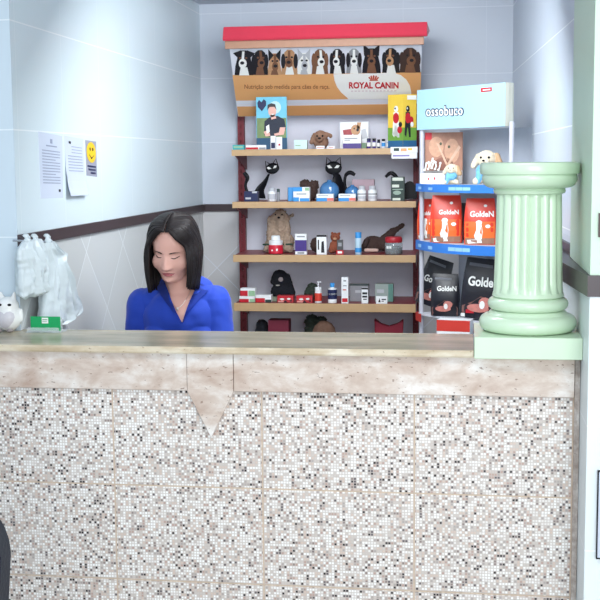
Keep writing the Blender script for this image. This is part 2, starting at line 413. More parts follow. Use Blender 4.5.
bm = B(); lathe(bm, [(.099-.008*(i/30)**.7, .170+i*.0098) for i in range(31)], 18*14, fn=flute); obj('shaft', bm, GREEN, colm, smooth=60)
bm = B(); p = [(.092, .452), (.099, .455), (.102, .462), (.099, .468), (.108, .470)]+[(.108+.026*math.sin(i/7*math.pi/2), .470+.030*(1-math.cos(i/7*math.pi/2))) for i in range(1, 8)]+[(.1335, .503), (.1315, .506), (.1315, .508), (.1385, .5095), (.1405, .516), (.1405, .534), (.1385, .540), (.134, .5425), (.110, .5425), (.105, .540)]
lathe(bm, p, 64); obj('capital', bm, GREEN, colm, smooth=40)

# ------------------------------------------------------------------ shelf unit (gondola)
SF, SB = 5.9, 6.255
GX0, GX1 = -1.172, -.244
SZ = {1: (1.664, 1.634), 2: (1.402, 1.371), 3: (1.133, 1.097), 4: (.886, .845), 5: (.62, .55)}
gon = tag(empty('display_shelf_unit', (-.71, 6.05, 0)), 'tall red metal display shelf unit with tan shelf edges against the back wall', 'shelving')
def gobj(name, bm, mt, par=gon, smooth=None):
    bmesh.ops.translate(bm, vec=(.71, -6.05, 0), verts=bm.verts); return obj(name, bm, mt, par, smooth=smooth)
def perforated(x0, x1, y0, y1, z0, z1):
    """slotted upright: front face split so that real slots show"""
    bm = B(); xm = (x0+x1)/2; hw = .0045; z = z0
    box(bm, x0, xm-hw, y0, y1, z0, z1); box(bm, xm+hw, x1, y0, y1, z0, z1); box(bm, xm-hw, xm+hw, y0+.012, y1, z0, z1)
    while z < z1-.02: box(bm, xm-hw, xm+hw, y0, y0+.012, z, z+.022); z += .04
    return bm
UL0, UL1, UR0, UR1 = atY(237.5, 130, 6.235).x, atY(244, 130, 6.235).x, atY(413, 260, 6.235).x, atY(418.5, 260, 6.235).x
gobj('upright', perforated(UL0, UL1, 6.235, 6.285, 0, 2.0), RED)
gobj('upright', perforated(UR0, UR1, 6.235, 6.285, 0, 2.0), RED)
bm = B(); box(bm, UL1+.001, UR0-.001, 6.262, 6.280, .1, 1.98); gobj('back_panel', bm, mat('lilac_white_panel', (226, 228, 240), .5, .02))
for i, (zt, zb) in SZ.items():
    bm = B(); box(bm, GX0+.004, GX1-.004, SF+.006, SB, zt-.022, zt, .001)
    sh = gobj('shelf', bm, REDS)
    bm = B(); box(bm, GX0, GX1, SF-.006, SF+.006, zb, zt+.001, .0015); gobj('price_rail', bm, RAIL, sh)
    for xs_ in (GX0+.006, GX1-.012):
        bm = B(); fq = lambda u, v_, o_: Vector((xs_+o_*.006, u, v_))
        prism(bm, [(SF+.02, zt-.0225), (SB, zt-.0225), (SB, zt-.10), (SB-.05, zt-.09)], fq, 0, 1); gobj('bracket', bm, RED, sh)
# header
NB = None
pa, pb = atY(228, 48, 5.70), atY(238, 116, 6.12)
ub = Vector((1, 0, 0)); dn = (pb-pa); dn.x = 0; dn.normalize(); NBN = ub.cross(dn).normalized()
if NBN.y > 0: NBN = -NBN
head = tag(empty('header_sign', (-.71, 5.9, 2.0)), 'slanted header sign with red top, row of dog faces and pet food logo', 'sign')
HL = Vector((-.71, 5.9, 2.0))
def bfn(x, y, o_): return hit(x, y, pa, NBN)+NBN*o_-HL
bm = B(); prism(bm, [(229, 44), (422, 41), (420, 114), (238, 116.5)], bfn, -.012, .012); obj('sign_panel', bm, mat('header_white', (228, 230, 240), .45, .02), head)
decal('orange_panel', [[(232.5, 75), (421, 72), (420.5, 98), (236, 100.5)], [(237, 106.5), (420, 103.5), (420, 113.8), (238.3, 116.2)]], bfn, ORANGE, head)
arc = [(333.5, 74), (334.5, 80), (337, 86.5), (341.5, 92.5), (347.5, 97.6), (348.5, 98.9), (411.3, 98.4), (411.2, 92), (410, 85.5), (406.5, 79.5), (401, 75), (394, 72.4)]
decal('logo_panel', [arc], bfn, WPRINT, head, .0016)
decal_text('brand_lettering', 'ROYAL CANIN', (349, 81.6, 398.6, 88.0), bfn, LOGORED, head, .003, bold=.035)
crown = [(369.5, 80.3), (378, 80.2), (377.8, 79.2), (369.9, 79.3)]
cs = [crown]
for i in range(5):
    a = (-50+25*i)*math.pi/180; cx_, cy2 = 373.7+math.sin(a)*5.8, 79.6-math.cos(a)*4.6
    bx_, by_ = 373.7+math.sin(a)*3.6, 79
    cs.append([(bx_-.7, by_), (cx_-.9, cy2+.6), (cx_, cy2-.6), (cx_+.9, cy2+.6), (bx_+.7, by_)])
decal('crown_emblem', cs, bfn, mat('print_gold_red', (196, 84, 60), .5, .1), head, .003)
decal('logo_underline', [rect(351+i*3.6, 90.2-i*.04, 353.2+i*3.6, 91.1-i*.04) for i in range(13)], bfn, mat('pale_pink_print', (224, 206, 210), .5, .03), head, .003)
decal_text('slogan_lettering', 'Nutrição sob medida para cães de raça.', (244.5, 84.2, 329.5, 89.8), bfn, mat('slogan_brown', (150, 92, 60), .5, .05), head, .002)
# printed dogs: (x centre, half width, colour, muzzle colour, ear style)
dogs = [(244, 8.5, BLKP, WPRINT, 'fold'), (260, 7.5, BLKP, MUZ, 'flop'), (274.5, 6.5, TANP, MUZ, 'prick'), (289.5, 7.5, TANP, MUZ, 'flop'), (304, 6.5, WPRINT, LGREY, 'prick'),
        (320, 7.5, MUZ, WPRINT, 'flop'), (337.5, 7, BLKP, WPRINT, 'flop'), (354, 7, GREY, WPRINT, 'flop'), (371.5, 8.5, BLKP, MUZ, 'prick'), (391, 8, BLKP, TANP, 'flop'), (410, 9.5, mat('chocolate_print', (66, 48, 46), .5, .2), MUZ, 'flop')]
for di, (cxx, hw, c1, c2, ear) in enumerate(dogs):
    hw *= 1.12
    yb = 75-(cxx-233)/188*3; yt = yb-26.5
    if ear == 'prick' and c1 is not BLKP: yt += 3.5
    hy = yt+10.5; ln = (-1, 1, .6, -.4, .5, 1, -1, 0, 0, -1, 1)[di]*1.2
    dg_ = decal('dog_picture', [[(cxx-hw*.98, yb), (cxx-hw*.9, hy+7), (cxx-hw*.72, hy), (cxx-hw*.6, hy-6), (cxx-hw*.25, hy-8.6), (cxx+hw*.25, hy-8.6), (cxx+hw*.6, hy-6), (cxx+hw*.72, hy), (cxx+hw*.9, hy+7), (cxx+hw*.98, yb)]], bfn, c1, head, .0016, .0006)
    e2 = BLKP if c1 in (GREY, TANP) else (LGREY if c1 is WPRINT else c1)
    for k in (-1, 1):
        if ear == 'prick': pl_ = [(cxx+k*hw*.86, yt-2.5), (cxx+k*hw*.78, hy-1), (cxx+k*hw*.1, hy-7)]
        elif ear == 'fold': pl_ = [(cxx+k*hw*1.15, hy-6), (cxx+k*hw*.5, hy), (cxx+k*hw*.3, hy-9)]
        else: pl_ = ell(cxx+k*hw*.74, hy+2.5, hw*.27, 7.5, 12)
        decal('ear', [pl_], bfn, e2, dg_, .0026, .0006)
    decal('chest', [[(cxx-hw*.5, yb), (cxx-hw*.35, hy+8), (cxx+hw*.35, hy+8), (cxx+hw*.55, yb)]], bfn, WPRINT if di % 3 == 0 else c2, dg_, .0030, .0006)
    decal('muzzle', [ell(cxx+ln, hy+4, hw*.43, 4.8, 14)], bfn, c2, dg_, .0038, .0006)
    decal('blaze', [[(cxx+ln*.5-1.2, hy-8), (cxx+ln*.5+1.2, hy-8), (cxx+ln+1.3, hy+1), (cxx+ln-1.3, hy+1)]], bfn, c2, dg_, .0036, .0006)
    decal('nose', [ell(cxx+ln*1.4, hy+3.4, 2.1, 1.6, 10)], bfn, BLKP, dg_, .0046, .0006)
    for k in (-1, 1): decal('eye', [ell(cxx+ln*.6+k*hw*.32, hy-1.6, 1.2, 1.0, 8)], bfn, BLKP if c1 is not BLKP else MUZ, dg_, .0046, .0006)
# red cap box with brown soffit
ca, cb_ = atY(222.5, 26.5, 5.62), atY(427, 21.5, 5.62); cd = atY(223, 41, 5.62)
bm = B()
pf = [(5.64, ca.z), (5.615, cd.z+.01), (5.625, cd.z), (5.72, cd.z+.012), (6.05, ca.z+.002)]
va = [bm.verts.new((ca.x-HL.x, y-HL.y, z-HL.z)) for y, z in pf]; vb = [bm.verts.new((cb_.x-HL.x, y-HL.y, z-HL.z)) for y, z in pf]
bm.faces.new(va[::-1]); bm.faces.new(vb)
for i in range(5): bm.faces.new((va[i], va[(i+1) % 5], vb[(i+1) % 5], vb[i]))
bmesh.ops.bevel(bm, geom=list(bm.edges), offset=.002, segments=2, affect='EDGES')
obj('top_cap', bm, HEADRED, head)
bm = B(); so = atY(226, 49.3, 5.67); x1 = atY(424, 44, 5.67).x
box(bm, so.x-HL.x, x1-HL.x, 5.645-HL.y, 5.665-HL.y, so.z-HL.z, cd.z+.004-HL.z, .001); obj('soffit_strip', bm, mat('soffit_brown', (170, 128, 104), .5, .1), head)
bm = B()
for x in (-1.14, -.29): tube(bm, [(x-HL.x, 6.22-HL.y, 1.88-HL.z), (x-HL.x, 6.21-HL.y, 1.98-HL.z), (x-HL.x, 5.9-HL.y, 2.2-HL.z)], .008, 8)
obj('support_arm', bm, RED, head)

# ------------------------------------------------------------------ goods builders
def plane_front(w, h, d):
    return lambda u, v_, o_: Vector((-w/2+u*w, -d/2-o_, h*(1-v_)))
def carton(name, label, cat, px, yt, zb, Y, d, c, decals=(), yaw=0, group=None, seed=None):
    """a small box standing at zb; px = (left, right), yt = picture row of its top; decals in fractions of the front"""
    a, b_ = atY(px[0], yt, Y), atY(px[1], yt, Y)
    w = (b_.x-a.x)/max(.6, math.cos(yaw)) - abs(math.sin(yaw))*d*.8; w = max(w, .008); h = max(.006, (a.z+b_.z)/2-zb)
    bm = B(); box(bm, -w/2, w/2, -d/2, d/2, 0, h, .0008)
    o = obj(name, bm, c, None, ((a.x+b_.x)/2, Y+d/2, zb+.0006), yaw)
    tag(o, label, cat, group)
    fn = plane_front(w, h, d)
    for dc in decals:
        nm, sh, mt = dc[0], dc[1], dc[2]; off = dc[3] if len(dc) > 3 else .0003
        if isinstance(sh, str): decal_text(nm, sh, dc[4], fn, mt, o, off, .0004)
        else: decal(nm, [rect(*s_) if len(s_) == 4 and not isinstance(s_[0], tuple) else s_ for s_ in sh], fn, mt, o, off, .0005)
    return o
def bottle(name, label, px, yt, zb, Y, c, capc, lab=None, prof='std', group=None, cat='bottle'):
    a, b_ = atY(px[0], yt, Y), atY(px[1], yt, Y); r = (b_.x-a.x)/2; h = a.z-zb; Yc_ = Y+r
    P = {'std': [(.9, 0), (1, .02), (1, .66), (.9, .72), (.45, .76), (.45, .8)], 'wide': [(.95, 0), (1, .02), (1, .62), (.95, .70), (.7, .74), (.7, .76)],
         'slim': [(.94, 0), (1, .015), (1, .70), (.92, .73), (.85, .745)], 'round': [(.8, 0), (.95, .05), (1, .2), (1, .5), (.8, .62), (.6, .66), (.6, .70)]}[prof]
    bm = B(); lathe(bm, [(p[0]*r, p[1]*h) for p in P], 20)
    o = obj(name, bm, c, None, ((a.x+b_.x)/2, Yc_, zb+.0006), 0, 45); tag(o, label, cat, group)
    t0 = P[-1][1]; rc = P[-1][0]*r*1.06+.0004
    if prof == 'slim': rc = r*.97
    bm = B(); lathe(bm, [(rc, t0*h), (rc, h*.985), (rc*.9, h)], 20); obj('cap', bm, capc, o, smooth=45)
    if lab:
        for (z0, z1, mt) in lab:
            bm = B(); lathe(bm, [(r*1.0, z0*h), (r*1.02+.0004, z0*h+.0003), (r*1.02+.0004, z1*h-.0003), (r*1.0, z1*h)], 24); obj('label_band', bm, mt, o, smooth=45)
    return o
def fur(o): return o
def plush(name, label, loc, body, details=(), mt=BROWN, voxel=.005, disp=.003, rotz=0, cat='plush toy', group=None, extra=()):
    o = blob(name, body, mt, None, voxel, 2, disp, 90, loc, rotz); tag(o, label, cat, group)
    mz = min(v.co.z for v in o.data.vertices)
    for v in o.data.vertices: v.co.z = max(v.co.z, 0) if v.co.z < .012 else v.co.z
    for nm, prts, m2 in details: blob(nm, prts, m2, o, min(voxel, .0025), 1, 0)
    return o
def K(px, py, Y): return atY(px, py, Y)

Y1 = 5.94
z1, z2, z3, z4, z5 = [SZ[i][0]+.0004 for i in (1, 2, 3, 4, 5)]
# ---- top shelf
carton('medicine_box', 'small teal box at the left end of the top shelf', 'box', (232.5, 244), 145, z1, Y1, .05, TEAL, [('label', [(.1, .25, .9, .6)], PALEGREEN)])
carton('medicine_box', 'flat white and red box beside the teal box on the top shelf', 'box', (245.5, 266), 145.2, z1, Y1, .05, WHITE, [('label', [(.02, .5, .62, .95)], LOGORED), ('label', [(.66, .5, .98, .95)], GREY)])
# poster with the man
pf_ = carton('display_poster', 'upright poster card of a smiling man in a dark shirt, on the top shelf', 'poster', (256, 286.5), 97, z1, 5.945, .012, mat('poster_sky', (110, 190, 216), .4, .1, 12),
       [('picture', [(0.02, .40, .98, .82)], mat('poster_field', (120, 140, 92), .5, .3, 40)), ('picture', [(.0, .78, 1, 1)], mat('poster_navy', (36, 78, 110), .5, .1), .0006),
        ('picture', [ell(.62, .20, .2, .12, 14)], mat('poster_cloud', (190, 222, 232), .5, .05), .0003),
        ('emblem', [[(.19, .27), (.06, .19), (.04, .11), (.10, .055), (.18, .10), (.25, .04), (.33, .08), (.33, .16)]], NAVY, .0008),
        ('picture', [[(.25, .72), (.27, .46), (.42, .39), (.70, .36), (.92, .43), (.98, .62), (.80, .66), (.76, .74), (.45, .76)]], mat('poster_shirt', (40, 46, 62), .6, .1), .0009),
        ('picture', [[(.78, .58), (.96, .58), (.90, .72), (.60, .74), (.58, .70), (.74, .68)], [(.24, .66), (.40, .62), (.46, .74), (.3, .75)]], SKIN, .0012),
        ('picture', [ell(.53, .27, .13, .115, 18), [(.46, .34), (.62, .34), (.66, .41), (.5, .43)]], SKIN, .0014),
        ('picture', [[(.37, .25), (.38, .15), (.5, .12), (.63, .14), (.67, .25), (.6, .19), (.45, .19)]], mat('poster_hair', (60, 56, 58), .6, .1), .0017),
        ('picture', [[(.49, .325), (.6, .32), (.55, .35)]], WPRINT, .0017),
        ('picture', [[(.32, .56), (.42, .52), (.44, .66), (.34, .70)]], WPRINT, .0017)])
carton('medicine_box', 'slim white upright box with a dark blue foot, before the poster', 'box', (270.5, 275.5), 136, z1, Y1, .02, WHITE, [('label', [(.1, .5, .9, .92)], NAVY)], group='slim boxes before the poster')
carton('medicine_box', 'slim white upright box with a red spot, before the poster', 'box', (276, 282), 137, z1, Y1, .02, WHITE, [('label', [(.4, .55, .7, .7)], LOGORED)], group='slim boxes before the poster')
carton('medicine_box', 'pale mint white box between the poster and the brown toy dog', 'box', (294, 307), 140, z1, Y1, .04, mat('mint_white', (206, 232, 228), .5, .03), [('label', [(.1, .55, .5, .65)], PALEGREEN)])
def dog_sit(s=1.0):
    return [('e', (0, .0, .05*s), (.036*s, .04*s, .05*s)), ('e', (0, -.02*s, .085*s), (.04*s, .036*s, .034*s)), ('e', (0, -.05*s, .075*s), (.022*s, .022*s, .018*s)),
            ('c', (-.036*s, -.02*s, .10*s), (-.052*s, -.03*s, .055*s), .012*s, .016*s), ('c', (.036*s, -.02*s, .10*s), (.052*s, -.03*s, .055*s), .012*s, .016*s),
            ('c', (-.025*s, -.02*s, .02*s), (-.035*s, -.06*s, .015*s), .018*s, .015*s), ('c', (.025*s, -.02*s, .02*s), (.035*s, -.06*s, .015*s), .018*s, .015*s)]
a = K(320.5, 150, 6.02)
plush('plush_dog', 'small brown plush dog with floppy ears sitting on the top shelf', (a.x, 6.04, z1+.0006), [('e', (0, 0, .035), (.04, .035, .036)), ('e', (0, -.012, .062), (.035, .034, .033)), ('e', (0, -.044, .050), (.018, .018, .015)),
      ('c', (-.032, -.015, .075), (-.046, -.022, .035), .009, .012), ('c', (.032, -.015, .078), (.052, -.018, .066), .009, .011)],
      [('eye', [('e', (-.014, -.045, .066), .0055)], BLACK), ('eye', [('e', (.014, -.045, .066), .0055)], BLACK), ('nose', [('e', (0, -.062, .054), (.009, .005, .006))], BLACK)], mat('mid_brown_plush', (150, 116, 96), .95, .2, 90, bump=.8, bscale=160), .004, .002)
carton('medicine_box', 'tiny white box in front of the brown toy dog, left of two', 'box', (316, 324.5), 146, z1, Y1, .02, WHITE, [('label', [(.1, .4, .9, .6)], PINK)], group='tiny boxes before the toy dog')
carton('medicine_box', 'tiny white box in front of the brown toy dog, right of two', 'box', (327, 335), 146, z1, Y1, .02, WHITE, [('label', [(.2, .4, .8, .6)], PINK)], group='tiny boxes before the toy dog')
carton('display_card', 'white card with printed red and tan puppies behind the white and purple box', 'card', (340, 368.5), 122, z1, 6.03, .012, WHITE,
       [('picture', [[(.1, .3), (.45, .25), (.4, .7), (.15, .7)]], mat('card_red', (170, 70, 74), .5, .3, 60)), ('picture', [ell(.55, .3, .17, .2, 12), [(.6, .02), (.75, .02), (.7, .25), (.6, .25)]], TANP, .0006),
        ('picture', [[(.75, .3), (.9, .25), (.97, .6), (.75, .65)], ell(.25, .82, .12, .1, 10)], LGREY, .0006), ('picture', [ell(.62, .3, .05, .06, 8), ell(.5, .25, .03, .03, 8)], BLKP, .001)])
carton('medicine_box', 'white box with a purple lower half in front of the puppy card', 'box', (343, 361), 135, z1, Y1, .04, WHITE, [('label', [(.0, .62, .999, 1)], PURPLE), ('label', [(.08, .22, .8, .3), (.08, .36, .4, .42)], GREY)])
carton('medicine_box', 'small dull green box beside the white and purple box', 'box', (361.3, 366.2), 143, z1, 5.98, .03, mat('dull_green', (110, 140, 110), .5, .1))
for i, (x0, x1, yt, c, w_) in enumerate([(366.6, 370.6, 138.5, PURPLE, 'purple vial, first of the row of small vials on the top shelf'), (372.2, 375.8, 138.5, PURPLE, 'purple vial, second of the row of small vials on the top shelf'),
        (377, 380, 139.5, NAVY, 'dark navy vial in the middle of the row of small vials'), (381.5, 385.2, 139, WHITE, 'white vial with a dark cap in the row of small vials'), (386.5, 391, 140, LGREY, 'pale grey vial beside the yellow dog box')]):
    bottle('vial', w_, (x0, x1), yt, z1, Y1+.01, c, (NAVY, BLACK, BLACK, BLACK, WHITE)[i], [(.2, .6, WPRINT if i != 3 else SKYB)], 'slim', 'small vials on the top shelf')
# label tray, flat box and the yellow box
bm = B(); a = K(391.5, 153, 5.86); b_ = K(417, 158.5, 5.86)
bm = B(); w = b_.x-a.x; box(bm, -w/2, w/2, -.03, 0, 0, a.z-b_.z, .001)
o = obj('price_tray', bm, WHITE, gon, ((a.x+b_.x)/2+.71, 5.893-6.05, b_.z)); o['label'] = 'narrow white tray clipped to the shelf edge'
decal('stripe', [rect(.05, .35, .7, .62)], lambda u, v_, o_: Vector((-w/2+u*w, -.03-o_, (a.z-b_.z)*(1-v_))), mat('lilac_print', (140, 130, 190), .5, .1), o)
zt = a.z
carton('flat_box', 'flat white box with coloured print lying under the yellow dog box', 'box', (390.5, 417.5), 147, zt+.0002, 5.862, .028, WHITE, [('label', [(.12, .2, .32, .7)], DKGREEN), ('label', [(.38, .25, .6, .75)], ORANGE), ('label', [(.65, .2, .8, .6)], YEL)])
def yellow_box():
    # seen on its corner: the left face looks left, the right face looks right
    A = K(388, 93, 5.935); E_ = K(403, 98, 5.895); C_ = K(416.5, 102, 5.925)
    zb = z1+.001; zt_ = K(395, 96, 5.97).z+.004
    o = empty('dog_snack_box', (E_.x, E_.y, zb)); tag(o, 'tall yellow box with running dogs in red coats at the right of the top shelf', 'box')
    bm = B(); D = Vector((A.x+C_.x-E_.x, A.y+C_.y-E_.y, 0)); h = zt_-zb
    vs = [Vector((p.x-E_.x, p.y-E_.y, 0)) for p in (A, E_, C_, D)]
    lo = [bm.verts.new(v_) for v_ in vs]; hi = [bm.verts.new(v_+Vector((0, 0, h))) for v_ in vs]
    bm.faces.new(lo[::-1]); bm.faces.new(hi)
    for i in range(4): bm.faces.new((lo[i], lo[(i+1) % 4], hi[(i+1) % 4], hi[i]))
    obj('carton', bm, YEL, o)
    for (P, Q) in ((vs[0], vs[1]), (vs[1], vs[2])):
        n_ = Vector(((Q-P).y, -(Q-P).x, 0)).normalized()
        fn = lambda u, v_, o_, P=P, Q=Q, n_=n_: P+(Q-P)*u+Vector((0, 0, h*(1-v_)))+n_*o_
        decal('picture', [rect(0, .62, 1, .86)], fn, GRASS, o)
        decal('picture', [rect(0, .86, 1, 1)], fn, mat('box_blue', (40, 96, 140), .5, .1), o)
        left = P is vs[0]
        dx = .55 if left else .35
        decal('picture', [ell(dx, .27, .14, .06, 12), [(dx-.16, .33), (dx+.16, .33), (dx+.22, .8), (dx+.1, .8), (dx, .55), (dx-.12, .8), (dx-.24, .75)]], fn, WPRINT if left else BLKP, o, .0012)
        decal('picture', [ell(dx, .44, .2, .10, 14), ell(dx+.25, .66 if left else .48, .16, .07, 12)], fn, LOGORED, o, .0022)
        decal('picture', [ell(dx-.05, .26, .05, .02, 8), ell(dx+.3, .56, .12, .05, 10)], fn, BLKP if left else WPRINT, o, .0032)
        if not left: decal('picture', [rect(.3, .02, .98, .10)], fn, WPRINT, o, .0012)
yellow_box()

# ---- second shelf
def hump_cat(root, L, Y, tail):
    c = K(410, 190, Y)-L; h = K(410, 181, Y).z-L.z
    bm = B(); prism(bm, [(-.034, .006), (-.036, h*.5), (-.028, h*.85), (-.008, h), (.014, h*.96), (.03, h*.75), (.036, h*.4), (.037, .006)], lambda u, v_, o_: Vector((c.x+u, -o_*.02+.01, v_)), 0, 1)
    bmesh.ops.bevel(bm, geom=list(bm.edges), offset=.004, segments=2, affect='EDGES'); obj('haunch', bm, BLACK, root, smooth=60)
    bm = B(); tp = bez([p-L for p in tail], 6); tube(bm, tp, [.0075+.0035*math.sin(i/len(tp)*3.1) for i in range(len(tp))], 10); obj('tail', bm, BLACK, root, smooth=60)
    return root
def cat_figure(label, hx, hy, Y, body_pts, radii, tail, ht=.035):
    """flat cut metal cat: round head with open ears and eyes, tapering neck and body, curled tail"""
    root = empty('metal_cat_figure', (body_pts[-1].x, Y, z2+.0006)); tag(root, label, 'figurine', 'black metal cat figures')
    L = Vector(root.location)
    if hx > 400: return hump_cat(root, L, Y, tail)
    bm = B(); tube(bm, bez([p-L for p in body_pts], 6), [radii[0]+(radii[1]-radii[0])*(i/(6*(len(body_pts)-1)))**1.3 for i in range(6*(len(body_pts)-1)+1)], 14, .35)
    obj('body', bm, BLACK, root, smooth=50)
    H = K(hx, hy, Y)-L; s = ht
    bm = B()
    rot = Matrix.Rotation(R(-12 if len(body_pts) > 3 else 0), 3, 'Y')
    sph(bm, H, (s*1.08, .008, s*.86), rot)
    for k in (-1, 1):
        e = [H+rot @ Vector(q) for q in ((k*s*.95, 0, s*.3), (k*s*.85, 0, s*1.35), (k*s*.25, 0, s*.75))]
        tube(bm, e, .0028, 6)
    hd = obj('head', bm, BLACK, root, smooth=60)
    for k in (-1, 1):
        fn = lambda u, v_, o_: H+rot @ Vector((u*s, -.0078-o_, v_*s))
        decal('eye', [[(k*.12, .0), (k*.45, .38), (k*.85, .32), (k*.6, -.02)]], fn, WPRINT, hd, .0005, .001)
    if tail:
        bm = B(); tp = bez([p-L for p in tail], 6); tube(bm, tp, [.0075]*(len(tp)//2)+[.0075+.0035*math.sin(i/(len(tp)-len(tp)//2)*3.1) for i in range(len(tp)-len(tp)//2)], 10)
        obj('tail', bm, BLACK, root, smooth=60)
    return root
Yk = 6.06
zf = lambda p: Vector((p.x, p.y, z2+.014))
cat_figure('tall thin black metal cat with tilted head at the left of the second shelf', 272.5, 168.5, Yk, [K(269, 174, Yk), K(265, 182, Yk), K(260, 190, Yk), zf(K(259, 200, Yk))], (.006, .042), [K(250, 198, Yk), K(245.5, 186, Yk), K(247.5, 178, Yk), K(244, 172.5, Yk)], .033)
cat_figure('black metal cat with white slanted eyes behind the blue glass balls', 333.5, 168, Yk, [K(334, 173, Yk), K(337, 178, Yk), zf(K(339, 200, Yk))], (.012, .05), [K(350, 196, Yk), K(345, 186, Yk), K(345.5, 176, Yk), K(350, 172.5, Yk), K(355, 175, Yk)], .040)
cat_figure('black metal cat lying low behind the dark green carton, only hump and curled tail seen', 409, 191, Yk, [K(398, 196, Yk), K(404, 196, Yk), K(410, 199, Yk)], (.02, .03), [K(397.5, 196, Yk), K(396.5, 184, Yk), K(396, 177, Yk), K(391, 173, Yk), K(385.5, 177, Yk)], .052)
BGL = mat('blue_gloss_glass', (72, 124, 176), .12, .2, 12, coat=.5)
for (x, y, r_, lb) in ((329.5, 188.5, .050, 'large shiny blue ball in front of the second metal cat'), (352.5, 189, .038, 'smaller shiny blue ball right of the large blue ball')):
    c = K(x, y, 6.0); r_ = min(r_, c.z-z2)
    bm = B(); sph(bm, (0, 0, r_), (r_, r_*.7, r_), sub=4); o = obj('glass_ball', bm, BGL, None, (c.x, 5.995, z2+.0006), 0, 180); tag(o, lb, 'ornament', 'shiny blue balls')
    bm = B(); lathe(bm, [(r_*.3, r_*1.93), (r_*.26, r_*2.0), (r_*.2, r_*2.12)], 16); obj('stopper', bm, BGL, o, smooth=60)
carton('tin_box', 'dark navy box with pale print at the left end of the second shelf', 'box', (244, 257.5), 191.5, z2, Y1, .05, NAVY, [('label', [(.1, .6, .5, .78)], LGREY), ('label', [(.6, .0, .95, .18)], LGREY)])
bottle('jar', 'short white jar with grey label left of the blue and white box', (267, 275.5), 188, z2, Y1, WHITE, LGREY, [(.15, .55, LGREY)], 'wide', cat='jar')
bottle('vial', 'thin grey vial beside the short white jar', (276.6, 279.6), 189, z2, Y1+.02, GREY, DKGREEN, None, 'slim', cat='vial')
carton('medicine_box', 'bright blue narrow box turned aside, left of the blue and white box', 'box', (287, 293.5), 187.5, z2, 5.97, .03, SKYB, yaw=.25)
carton('medicine_box', 'large blue and white box in front of the fuzzy brown plush', 'box', (293.2, 309.5), 187.2, z2, Y1-.01, .04, WHITE, [('label', [(0, .0, .55, .3)], SKYB), ('label', [(.0, .72, .35, 1), (.4, .78, .98, 1)], SKYB), ('label', [(.72, .05, .98, .25)], PALEGREEN), ('label', [(.2, .45, .8, .52)], GREY)])
a = K(308.5, 200, 6.07); plush('plush_toy', 'fuzzy brown plush behind the large blue and white box', (a.x, 6.09, z2+.0006), [('e', (0, 0, .045), (.046, .04, .048)), ('e', (-.018, -.005, .08), (.03, .028, .026)), ('e', (.025, 0, .078), (.028, .026, .024))], (), DBROWN, .005, .009)
for i, (x0, x1, lb) in enumerate(((316.5, 333.5, 'low white striped box in front of the large blue ball'), (338.5, 355.5, 'low white striped box in front of the smaller blue ball'))):
    carton('medicine_box', lb, 'box', (x0, x1), 194, z2, Y1-.01, .035, WHITE, [('label', [(0, .55, .62, 1)], SKYB), ('label', [(.62, .55, 1, .95)], mat('coral', (222, 120, 110), .5, .05)), ('label', [(.1, .2, .7, .28)], GREY)], group='low white boxes with a blue and red stripe')
for i, (x0, x1, lb) in enumerate(((357, 365.8, 'left one of the two round white jars on the second shelf'), (367.6, 376.6, 'right one of the two round white jars on the second shelf'))):
    bottle('jar', lb, (x0, x1), 186, z2, Y1-.01, WHITE, LGREY, [(.14, .32, LGREY), (.42, .5, GREY)], 'wide', 'round white jars on the second shelf', 'jar')
carton('medicine_box', 'dusky pink box behind the two round white jars', 'box', (352, 374), 179.5, z2, 6.04, .05, mat('dusky_pink', (176, 150, 160), .5, .1))
carton('medicine_box', 'tall dark green and cream box at the right of the second shelf', 'box', (391, 404.5), 177, z2, Y1, .04, DKGREEN, [('label', [(.1, .03, .9, .16), (.08, .32, .6, .44), (.12, .88, .7, .98)], mat('cream_print', (214, 220, 208), .5, .03)), ('label', [ell(.45, .66, .3, .09, 12), (.1, .5, .9, .54)], mat('sage_print', (150, 172, 158), .5, .05))])

# ---- third shelf
a = K(278, 250, 6.06)
bp = [('e', (0, 0, .09), (.05, .035, .09)), ('e', (-.03, -.01, .045), (.038, .035, .045)), ('e', (.045, -.01, .05), (.035, .035, .05)), ('c', (-.035, -.01, .17), (-.045, -.02, .06), .02, .016), ('c', (.015, -.01, .19), (.02, -.02, .12), .026, .024), ('c', (.045, -.01, .18), (.045, -.015, .10), .014, .018),
      ('e', (.01, -.012, .19), (.04, .03, .032)), ('c', (-.03, -.03, .02), (-.06, -.04, .018), .018, .016), ('c', (.04, -.03, .02), (.07, -.04, .018), .018, .016), ('c', (.05, 0, .18), (.078, .0, .195), .008, .006)]
plush('plush_dog', 'tall shaggy beige plush dog with a dark green ribbon on the third shelf', (a.x, 6.09, z3+.0006), bp, [('ribbon', [('c', (-.075, -.04, .042), (.075, -.042, .044), .005, .005)], mat('ribbon_green', (40, 70, 56), .6, .1)), ('eye', [('e', (-.01, -.043, .197), .005)], BLACK), ('eye', [('e', (.025, -.043, .197), .005)], BLACK), ('nose', [('e', (.008, -.046, .182), (.008, .006, .006))], BLACK)], BEIGE, .005, .010)
